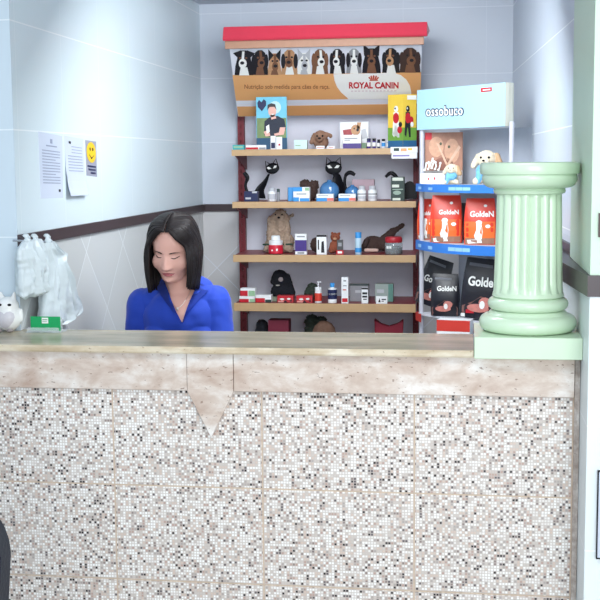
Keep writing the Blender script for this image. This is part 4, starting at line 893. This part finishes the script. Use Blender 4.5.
# papers
def wall_sheet(name, label, cat, q, mt, lines=(), off=-.0004, curl=0):
    P = Vector((XL+off, 0, 0)); N = Vector((1, 0, 0))
    c = hit(sum(p[0] for p in q)/4, sum(p[1] for p in q)/4, P, N)
    root = empty(name, c); tag(root, label, cat)
    A, B2, C2, D2 = [hit(p[0], p[1], P, N)-c for p in q]
    def fn(u, v_, o_):
        p = A.lerp(B2, u).lerp(D2.lerp(C2, u), v_); return p+Vector((o_+curl*v_*v_*v_, 0, 0))
    bm = B(); n = 8
    for j in range(n): prism(bm, rect(0, j/n, 1, (j+1)/n), fn, 0, .0008)
    bmesh.ops.remove_doubles(bm, verts=bm.verts, dist=1e-5)
    obj('sheet', bm, mt, root)
    for nm, polys, m2, of in lines: decal(nm, polys, fn, m2, root, of)
    return root
ln = [rect(.12, .26+i*.045, .88-(.2 if i in (3, 8) else 0), .275+i*.045) for i in range(12)]
wall_sheet('notice_sheet', 'printed notice in a clear sleeve on the side wall, left of two', 'notice', [(38, 131.5), (62, 136), (63, 198), (40.5, 198.5)], PAPER, [('print', ln+[rect(.47, .08, .56, .15), rect(.3, .18, .75, .2)], INK, .001), ('print', [rect(.8, .86, .88, .9)], BLKP, .001)])
wall_sheet('notice_sheet', 'printed notice curling at its foot, right of two on the side wall', 'notice', [(64, 135.5), (83, 139), (84.5, 195), (66, 196)], PAPER, [('print', [rect(.35, .16+i*.05, .9, .172+i*.05) for i in range(3)]+[rect(.15, .32+i*.05, .9, .335+i*.05) for i in range(6)], INK, .001), ('print', [rect(.22, .08, .32, .12)], BLKP, .001)], curl=.018)
SM = [('face', [ell(.5, .33, .42, .29, 28)], mat('smiley_yellow', (240, 196, 30), .4, .04), .001), ('face_print', [ell(.38, .24, .05, .05, 10), ell(.62, .24, .05, .05, 10)], BLKP, .0022),
      ('face_print', [[(.24, .38), (.5, .52), (.76, .38), (.5, .47)]], BLKP, .0022), ('print', [rect(.12, .70, .88, .75), rect(.2, .79, .86, .84), rect(.4, .88, .84, .93)], NAVY, .001)]
wall_sheet('smiley_sticker', 'grey sticker with a round yellow smiley face on the side wall', 'sticker', [(85, 140), (96, 141.5), (97, 177), (86.3, 175.5)], mat('sticker_grey', (150, 152, 168), .5, .05), SM)
# ceramic owl
c = atZ(4.2, 333, 1.0712); c = Vector((c.x, c.y+.04, 1.0716)); OS = 1.22
def osc(p, k=OS): return tuple(x*k for x in p)
ow = blob('ceramic_owl', [('e', osc((0, 0, .036)), osc((.036, .032, .036))), ('e', osc((0, 0, .066)), osc((.029, .026, .026))), ('c', osc((-.015, 0, .086)), osc((-.019, 0, .102)), .010, .004), ('c', osc((.015, 0, .086)), osc((.019, 0, .102)), .010, .004), ('c', osc((-.034, 0, .055)), osc((-.036, -.002, .03)), .007, .006), ('c', osc((.034, 0, .055)), osc((.036, -.002, .03)), .007, .006)], CERAM, None, .003, 3, 0, 60, c)
for v in ow.data.vertices: v.co.z = max(v.co.z, 0)
tag(ow, 'white ceramic owl figurine with a heart shaped belly at the left edge of the counter', 'figurine')
from mathutils.bvhtree import BVHTree
bm = bmesh.new(); bm.from_mesh(ow.data); ot = BVHTree.FromBMesh(bm); bm.free()
def hf(u, v_, o_):
    h_ = ot.ray_cast(Vector((u*OS, -.2, v_*OS)), Vector((0, 1, 0)))[0]
    return Vector((u*OS, (h_.y if h_ else -.03)-o_, v_*OS))
ht_ = [(0, .008), (-.012, .016), (-.022, .028), (-.026, .040), (-.023, .050), (-.014, .055), (-.005, .053), (0, .048), (.005, .053), (.014, .055), (.023, .050), (.026, .040), (.022, .028), (.012, .016)]
rr_ = [[(x*k, .034+(z-.034)*k) for x, z in ht_] for k in (1, .75, .5, .25)]
hp = [[a_[i], a_[(i+1) % 14], b_[(i+1) % 14], b_[i]] for a_, b_ in zip(rr_, rr_[1:]) for i in range(14)]+[rr_[3]]
decal('heart_belly', hp, hf, mat('heart_grey', (204, 200, 206), .3, .03), ow, .0008)
for k in (-1, 1):
    blob('eye', [('e', osc((k*.013, -.0235, .072)), osc((.0055, .004, .0036)))], BLACK, ow, .0015, 1)
    blob('foot', [('e', osc((k*.015, -.03, .006)), osc((.009, .008, .0048)))], mat('foot_grey', (150, 140, 138), .4, .1), ow, .002, 1)
# card holder
HY = atZ(46, 332, 1.0712).y+.01; hx0, hx1 = atY(31, 325, HY).x, atY(60.5, 325, HY).x; hw2 = (hx1-hx0)/2
ch = empty('card_holder', ((hx0+hx1)/2, HY, 1.0716)); tag(ch, 'clear acrylic stand with a green card on the counter below the hanging bags', 'card holder')
gz1 = atY(46, 316.5, HY).z-1.0716; gz0 = .010
bm = B(); box(bm, -hw2-.006, hw2+.012, -.035, .03, 0, .003, .0005); box(bm, -hw2-.004, hw2+.004, -.028, -.025, .003, gz0+.006, .0005); box(bm, -hw2-.004, hw2+.004, .008, .011, .003, gz1-.004, .0005); obj('stand', bm, CLEAR, ch)
bm = B(); box(bm, -hw2, hw2, -.003, .001, .0035, gz1, .0004); cg = obj('green_card', bm, mat('card_green', (16, 160, 92), .5, .04), ch)
decal('card_print', [rect(-.011, gz1*.93, .010, gz1*.55)], lambda u, v_, o_: Vector((u, -.003-o_, v_)), WPRINT, cg)
decal('card_print', [rect(-.009, gz1*.82, .008, gz1*.77), rect(-.009, gz1*.68, .006, gz1*.65)], lambda u, v_, o_: Vector((u, -.003-o_, v_)), mat('card_print_green', (90, 150, 110), .5, .04), cg, .0015)

# ------------------------------------------------------------------ black chair at the lower left, nearer the camera
chY = 1.95
q = atY(12, 560, chY)
chair = empty('visitor_chair', (q.x-.235, chY+.12, 0)); tag(chair, 'black visitor chair whose rounded back edge shows at the lower left corner', 'chair')
BKF = mat('black_chair_fabric', (26, 30, 42), .6, .15, 60, bump=.3)
bm = B(); zt_ = atY(2, 486, chY).z
def rr(w, z0, z1, r_, n=8):
    out = []
    for cx_, cz_, a0 in ((w-r_, z1-r_, 0), (-w+r_, z1-r_, 90), (-w+r_*.6, z0+r_*.6, 180), (w-r_*.6, z0+r_*.6, 270)):
        rad = r_ if a0 < 180 else r_*.6
        out += [(cx_+rad*math.cos(R(a0+90*i/n)), cz_+rad*math.sin(R(a0+90*i/n))) for i in range(n+1)]
    return out
prism(bm, rr(.235, zt_-.46, zt_, .12), lambda u, v_, o_: Vector((u*(1-.12*max(0, (zt_-.12-v_)/.34)), -.12-o_*.045-.02*math.cos(u*6), v_)), 0, 1)
bmesh.ops.bevel(bm, geom=[e for e in bm.edges if abs((e.verts[0].co-e.verts[1].co).y) < 1e-3 and e.calc_face_angle(0) > .5], offset=.012, segments=3, affect='EDGES')
obj('backrest', bm, BKF, chair, smooth=50)
zs_ = zt_-.50
bm = B(); prism(bm, rr(.22, -.21, .23, .08), lambda u, v_, o_: Vector((u, v_+.06, zs_+o_*.06)), 0, 1); obj('seat', bm, BKF, chair, smooth=50)
bm = B(); tube(bm, [(0, -.16, zs_+.2), (0, -.17, zs_), (0, -.1, zs_-.02)], .014, 10)
obj('back_support', bm, BLACK, chair)
bm = B(); tube(bm, [(0, .06, .08), (0, .06, zs_)], .025, 12); obj('gas_column', bm, BLACK, chair, smooth=60)
for i in range(5):
    a_ = 2*math.pi*i/5+.3
    bm = B(); tube(bm, [(0, .06, .09), (math.cos(a_)*.24, .06+math.sin(a_)*.24, .055)], [.022, .014], 8); lg = obj('leg', bm, BLACK, chair)
    bm = B(); tube(bm, [(math.cos(a_)*.24-.012, .06+math.sin(a_)*.24, .024), (math.cos(a_)*.24+.012, .06+math.sin(a_)*.24, .024)], .024, 14); obj('caster', bm, BLACK, lg)

# framed notices on the pillar front
def front_sheet(name, label, cat, q, mt, frame, fw_):
    P = Vector((0, 3.1345, 0)); N = Vector((0, -1, 0)); a = hit(q[0], q[1], P, N); b2 = hit(q[0], q[2], P, N); w = q[3]; h = a.z-b2.z
    root = empty(name, (a.x+w/2, 3.134, b2.z)); tag(root, label, cat)
    bm = B(); box(bm, -w/2+fw_, w/2-fw_, -.006, 0, fw_, h-fw_); obj('picture', bm, mt, root)
    bm = B(); box(bm, -w/2, -w/2+fw_, -.009, 0, 0, h); box(bm, w/2-fw_, w/2, -.009, 0, 0, h); box(bm, -w/2+fw_, w/2-fw_, -.009, 0, 0, fw_); box(bm, -w/2+fw_, w/2-fw_, -.009, 0, h-fw_, h); obj('frame', bm, frame, root)
front_sheet('wall_picture', 'dark brown framed picture on the green pillar at the right edge', 'picture', (598.5, 213, 237, .09), mat('picture_brown', (110, 72, 60), .5, .2), mat('frame_brown', (70, 46, 42), .4, .1), .008)
front_sheet('wall_notice', 'white notice with a thin black border on the tiled wall at the right edge', 'notice', (597.5, 470, 558, .2), PAPER, BLACK, .003)

# ------------------------------------------------------------------ the woman
HC = Vector((-1.058, 4.2, 1.289))
RH = Matrix.Rotation(R(-7), 3, 'Z') @ Matrix.Rotation(R(21), 3, 'X') @ Matrix.Rotation(R(3), 3, 'Y')
def hw(p): return HC + RH @ Vector(p)
per = tag(empty('person', (-1.045, 4.3, 0)), 'woman with dark shoulder length hair in a royal blue blouse, looking down behind the counter', 'person')
PO = Vector(per.location)
def e_(c, r_, rot=None): return ('e', Vector(c), r_) if rot is None else ('e', Vector(c), r_, rot)
SHL, SHR = Vector((-1.198, 4.27, 1.080)), Vector((-.918, 4.27, 1.092))
ELL_, ELR = Vector((-1.222, 4.24, .83)), Vector((-.878, 4.22, .84))
WRL, WRR = Vector((-1.135, 4.03, .695)), Vector((-.955, 4.02, .70))
bm = B()
sph(bm, hw((0, .012, .03)), (.073, .090, .086), RH, 4); sph(bm, hw((0, -.022, -.03)), (.064, .062, .077), RH, 4); sph(bm, hw((0, -.045, -.082)), (.038, .034, .032), RH, 3)
for k in (-1, 1): sph(bm, hw((k*.038, -.043, -.032)), (.030, .027, .032), RH, 3); sph(bm, hw((k*.073, .012, -.012)), (.008, .018, .028), RH, 3)
for k in (-1, 1): cap(bm, hw((k*.052, .0, -.055)), hw((k*.02, -.045, -.092)), .019, .018)
cap(bm, hw((0, .025, -.05)), (-1.047, 4.275, 1.10), .050, .056)
cap(bm, SHL+Vector((.03, 0, .005)), SHR+Vector((-.03, 0, .005)), .05, .05)
cap(bm, (-1.12, 4.28, 1.125), (-1.065, 4.275, 1.165), .035, .035); cap(bm, (-.97, 4.28, 1.135), (-1.03, 4.275, 1.165), .035, .035)
sph(bm, (-1.045, 4.27, 1.02), (.155, .098, .13)); sph(bm, (-1.045, 4.28, .90), (.135, .092, .14)); sph(bm, (-1.045, 4.30, .74), (.135, .10, .13)); sph(bm, (-1.045, 4.32, .63), (.165, .125, .11))
for k in (-1, 1): sph(bm, (-1.045+k*.062, 4.222, .955), (.068, .052, .07))
for S_, E2, W_, k in ((SHL, ELL_, WRL, -1), (SHR, ELR, WRR, 1)):
    cap(bm, S_, E2, .051, .040); cap(bm, E2, W_, .038, .024)
    # palm and fingers resting on the thighs
    pm = W_+Vector((-k*.012, -.055, -.012)); cap(bm, W_, pm, .024, .026); sph(bm, pm, (.036, .04, .016), Matrix.Rotation(R(15), 3, 'X'))
    for fi, (dx, ln_) in enumerate(((-.027, .062), (-.009, .074), (.009, .070), (.026, .054))):
        a0 = pm+Vector((dx, -.028, 0)); a1 = a0+Vector((dx*.15, -ln_*.5, -.004)); a2 = a1+Vector((0, -ln_*.35, -.014)); a3 = a2+Vector((0, -ln_*.12, -.014))
        cap(bm, a0, a1, .0092, .0086); cap(bm, a1, a2, .0086, .008); cap(bm, a2, a3, .008, .0072)
    t0 = pm+Vector((-k*.026, .015, 0)); t1 = t0+Vector((-k*.024, -.024, -.006)); t2 = t1+Vector((-k*.008, -.026, -.008)); cap(bm, t0, t1, .011, .010); cap(bm, t1, t2, .010, .0085)
    hip = Vector((-1.045+k*.085, 4.29, .60)); kn = Vector((-1.045+k*.11, 3.89, .575)); an = Vector((-1.045+k*.11, 3.92, .10))
    cap(bm, hip, kn, .082, .056); cap(bm, kn, an, .054, .036); cap(bm, an+Vector((0, .01, -.05)), an+Vector((0, -.11, -.065)), .036, .030)
me = remesh(bm, .0045, 6, .5)
RHI = RH.inverted()
def g(x, s): return math.exp(-(x/s)**2)
for v in me.vertices:
    p = RHI @ (v.co-HC)
    if p.y < .0 and p.z < .11 and abs(p.x) < .09 and p.z > -.125:
        x, z = p.x, p.z; d_ = 0
        tz = (z+.038)/.058   # nose, 0 tip .. 1 bridge
        if -.25 < tz < 1.1: d_ += (.017*max(0, 1-tz)**.8+.003)*g(x, .0095+.005*max(0, 1-tz))*(1 if tz >= 0 else max(0, 1+tz*4))
        d_ += .006*(g(x-.013, .007)+g(x+.013, .007))*g(z+.035, .007)
        for k in (-1, 1): d_ += -.0055*g(x-k*.031, .016)*g(z-.004, .012) + .0045*g(x-k*.031, .014)*g(z+.001, .008) + .003*g(x-k*.034, .02)*g(z-.017, .008)
        d_ += .0065*g(x, .022)*g(z+.058, .0055)+.0075*g(x, .018)*g(z+.0685, .0055)-.006*g(x, .025)*g(z+.0635, .0022)-.003*g(x, .02)*g(z+.082, .006)+.005*g(x, .016)*g(z+.094, .012)
        v.co += RH @ Vector((0, -d_, 0))
me.update()
mats = [SKIN, LIPS]
body = link('body', me, mats, per, smooth=180)
for p in me.polygons:
    q = RHI @ (p.center-HC)
    if q.y < -.05:
        lz = -.0635; wq = abs(q.x)/.025
        if wq < 1 and lz-.0095*(1-wq**2)-.0005 < q.z < lz+.0075*(1-wq**1.6)-.0006*0: p.material_index = 1
dress = me.copy()
for v in me.vertices: v.co -= PO
# blouse and trousers are offset copies of the body surface
def cloth(name, keep, off, mt, wr=0.0):
    bm = bmesh.new(); bm.from_mesh(dress); bm.normal_update()
    bmesh.ops.delete(bm, geom=[f for f in bm.faces if not keep(f.calc_center_median())], context='FACES')
    for _ in range(6): bmesh.ops.smooth_vert(bm, verts=[v for v in bm.verts if v.is_boundary], factor=.5, use_axis_x=True, use_axis_y=True, use_axis_z=True)
    bm.normal_update()
    for v in bm.verts:
        w_ = wr*(mnoise.noise(Vector((v.co.x*14, v.co.y*14, v.co.z*7)))+.5*mnoise.noise(v.co*30)) if wr else 0
        v.co += v.normal*(off+w_)
    bmesh.ops.solidify(bm, geom=bm.faces[:], thickness=.0025)
    for v in bm.verts: v.co -= PO
    return obj(name, bm, mt, per, smooth=180)
VL, VR, VB = Vector((-1.100, 0, 1.166)), Vector((-.978, 0, 1.160)), Vector((-1.020, 0, 1.022))
def in_v(c):
    if c.y > 4.27: return c.z > 1.15 and abs(c.x+1.045) < .07
    if c.z > 1.160: return True if abs(c.x+1.04) < .066 else c.z > 1.19
    t = (c.z-VB.z)/(VL.z-VB.z)
    if t < 0: return False
    return VB.x+(VL.x-VB.x)*t < c.x < VB.x+(VR.x-VB.x)*t
def keep_b(c):
    if c.z > 1.19 or in_v(c): return False
    if c.z < .655 and abs(c.x+1.045) < .22 and c.y > 4.1: return False
    if c.y < 4.07 or (c.z < .74 and c.y < 4.16 and abs(c.x+1.045) < .15): return False
    return c.z > .62
bl = cloth('blouse', keep_b, .008, BLOUSE, .006)
def keep_t(c):
    if c.z < .08: return False
    if c.z > .70: return False
    if c.y > 4.16: return c.z < .70
    for W_, k in ((WRL, -1), (WRR, 1)):
        if c.z > .635 and (abs(c.x-W_.x) < .07) and W_.y-.16 < c.y < W_.y+.14 : return False
    return True
cloth('trousers', keep_t, .006, DARK, .002)
# collar along the V
def chest_y(x, z):
    best, by = 1e9, 4.17
    for v in dress.vertices:
        if v.co.y < 4.27:
            d2 = (v.co.x-x)**2+(v.co.z-z)**2
            if d2 < best: best, by = d2, v.co.y
    return by
for sgn, T, ext in ((-1, VL, Vector((-.034, 0, -.028))), (1, VR, Vector((.052, 0, -.022)))):
    bm = B(); n = 10; A_, C_ = [], []
    for i in range(n+1):
        t = i/n; p = VB.lerp(T, t); p = Vector((p.x, chest_y(p.x, p.z)-.013, p.z))
        wv = (t**1.6); q_ = p+ext*wv*(.9 if t < .85 else 1.0-.2*(t-.85)/.15)+Vector((sgn*.004, 0, 0)); q_.y = chest_y(q_.x, q_.z)-.019
        A_.append(p); C_.append(q_)
    # over the shoulder to the nape
    for dp, dq in ((Vector((sgn*-.002+T.x, 4.27, 1.188)), Vector((T.x+sgn*.035, 4.27, 1.165))),): A_.append(dp); C_.append(dq)
    va = [bm.verts.new(p-PO) for p in A_]; vc = [bm.verts.new(p-PO) for p in C_]
    for i in range(len(va)-1): bm.faces.new((va[i], va[i+1], vc[i+1], vc[i]))
    bmesh.ops.solidify(bm, geom=bm.faces[:], thickness=.003)
    obj('collar', bm, BLOUSE, bl, smooth=60)
# necklace
bm = B(); pts = []
for i in range(17):
    t = i/16; x = -1.085+.088*t; z = 1.150-.075*math.sin(t*math.pi)**.8; pts.append(Vector((x, chest_y(x, z)-.0025, z))-PO)
tube(bm, pts, .0011, 6); nk = obj('necklace', bm, mat('silver', (214, 206, 200), .3, .05, metal=1), per)
bm = B(); sph(bm, pts[8]+Vector((0, -.003, -.005)), (.005, .002, .005), sub=2); obj('pendant', bm, MC['silver'], nk)
# brows, lashes
def fy(x, z):
    best, by = 1e9, -.09
    for p in HV:
        d2 = (p.x-x)**2+(p.z-z)**2
        if d2 < best: best, by = d2, p.y
    return by
HV = [p for p in (RHI @ (v.co-HC) for v in dress.vertices) if p.y < -.03 and abs(p.x) < .07 and -.1 < p.z < .09]
for k in (-1, 1):
    bm = B(); pts = [(k*(.014+.034*t), .0165+.0045*math.sin(t*3.0)-.004*t) for t in [i/8 for i in range(9)]]
    tube(bm, [hw((x, fy(x, z)-.0006, z))-PO for x, z in pts], [.0022, .0028, .003, .003, .0028, .0024, .002, .0015, .0008], 6, .6); obj('eyebrow', bm, HAIR, per, smooth=60)
    bm = B(); pts = [(k*(.018+.028*t), .0005-.0035*math.sin(t*3.14)+.001*t) for t in [i/8 for i in range(9)]]
    tube(bm, [hw((x, fy(x, z)-.0004, z))-PO for x, z in pts], [.0008, .0014, .0017, .0019, .0019, .0019, .0017, .0014, .0008], 6); obj('eyelashes', bm, BLACK, per, smooth=60)
bm = B(); tube(bm, [hw((x, fy(x, -.0635)-.0002, -.0635+.0012*abs(x)/.02))-PO for x in [(-.022+.0055*i) for i in range(9)]], .0009, 6); obj('mouth_line', bm, mat('lip_line', (120, 60, 66), .5, .05), per)
bpy.data.meshes.remove(dress)
# hair: a scalp cap and long locks falling from a centre part
bm = B(); bmesh.ops.create_uvsphere(bm, u_segments=48, v_segments=32, radius=1)
kill = []
for f_ in bm.faces:
    c = f_.calc_center_median()
    if c.y < -.15 and c.z < .93-.55*abs(c.x): kill.append(f_)
    elif c.z < -.62: kill.append(f_)
bmesh.ops.delete(bm, geom=kill, context='FACES')
for v in bm.verts: v.co = hw((v.co.x*.081, .012+v.co.y*.099, .030+v.co.z*.095))-PO
bmesh.ops.solidify(bm, geom=bm.faces[:], thickness=.004)
hr = obj('hair', bm, HAIR, per, smooth=180)
bm = B(); rnd = random.Random(4)
def scalp(az, el, k=1.0):   # az 0 = straight back, +-180 = front; el elevation in degrees
    a_, e2 = R(az), R(el)
    return Vector((math.sin(a_)*math.cos(e2)*.086*k, .012+math.cos(a_)*math.cos(e2)*.103*k, .030+math.sin(e2)*.098*k))
for s in (-1, 1):
    NL = 64
    for i in range(NL):
        for lay in (0, 1):
            t = (i+rnd.random()*.6)/NL            # 0 front .. 1 back
            az = s*(122-122*t)+rnd.uniform(-2, 2); kk = 1.0+.05*lay+rnd.uniform(-.01, .01)
            y0 = -.064+.114*t; yy = (y0-.012)/.103; z0 = .030+.098*math.sqrt(max(0, 1-yy*yy))
            sh_ = max(0, 1-t*2.2)
            P_ = [Vector((s*.002, y0, z0*1.0+.001))]
            P_.append(scalp(az+s*(40*sh_), 50-2*t-7*sh_, kk)); P_.append(scalp(az+s*23*sh_, 26, kk)); P_.append(scalp(az+s*5*sh_, 4, kk))
            W3 = [hw(p) for p in P_]
            b3 = W3[-1]; out = Vector((b3.x-HC.x, b3.y-HC.y, 0)).normalized()
            zend = 1.137+.012*(s > 0)+rnd.uniform(-.008, .008)+.006*t
            fwd = Vector((s*.004, .012, 0)) if t < .2 else Vector((0, 0, 0))
            W3.append(Vector((b3.x, b3.y, b3.z-.05))+out*(.007+.005*rnd.random())+fwd*.5)
            zm = (b3.z-.05+zend)/2
            W3.append(Vector((b3.x, b3.y, zm))+out*(.007+.004*rnd.random())+fwd+Vector((-s*.004, 0, 0)))
            W3.append(Vector((b3.x, b3.y, zend))+out*(.002+.006*rnd.random())+fwd+Vector((-s*.008, 0, 0)))
            pp = bez([p-PO for p in W3], 4); n = len(pp)
            tube(bm, pp, [(.0035+.0050*min(1, j/5))*(1 if j < n-6 else .35+.65*(n-1-j)/5) for j in range(n)], 6, .75)
hl_ = obj('hair_locks', bm, HAIR, hr, smooth=180)
# stool under her
st = tag(empty('office_stool', (-1.045, 4.33, 0)), 'dark stool the woman in blue sits on behind the counter', 'stool')
bm = B(); lathe(bm, [(.17, .42), (.19, .435), (.19, .48), (.17, .492)], 32); obj('seat', bm, DARK, st, smooth=50)
bm = B(); tube(bm, [(0, 0, .05), (0, 0, .419)], .024, 14); obj('post', bm, CHROME, st, smooth=60)
for i in range(5):
    a_ = 2*math.pi*i/5+math.pi/2; bm = B(); tube(bm, [(0, 0, .06), (math.cos(a_)*.23, math.sin(a_)*.23, .022)], [.02, .016], 8); obj('leg', bm, BLACK, st)

# ------------------------------------------------------------------ light
w = bpy.data.worlds.new('daylight'); sc.world = w; w.use_nodes = True
w.node_tree.nodes['Background'].inputs[0].default_value = (.86, .93, 1, 1); w.node_tree.nodes['Background'].inputs[1].default_value = 1.2
def area(name, loc, target, sx_, sy_, power, col):
    L = bpy.data.lights.new(name, 'AREA'); L.shape = 'RECTANGLE'; L.size = sx_; L.size_y = sy_; L.energy = power; L.color = col
    o = bpy.data.objects.new(name, L); COL.objects.link(o); o.location = loc
    o.rotation_euler = (Vector(target)-Vector(loc)).to_track_quat('-Z', 'Y').to_euler(); return o
area('shopfront_daylight', (.9, -1.9, 1.6), (-.7, 4.5, 1.3), 2.2, 2.0, 125, (.92, .97, 1))
area('ceiling_lamp_customer_side', (-.3, 2.0, 2.40), (-.4, 2.6, 0), 1.4, .5, 20, (.96, .98, 1))
area('ceiling_lamp_staff_side', (-.50, 4.5, 2.41), (-.65, 5.8, .6), .6, 1.6, 56, (.93, .97, 1))
vs_ = sc.view_settings; vs_.view_transform = 'Standard'; vs_.look = 'None'; vs_.gamma = 1; vs_.use_curve_mapping = False; vs_.exposure = 0.0
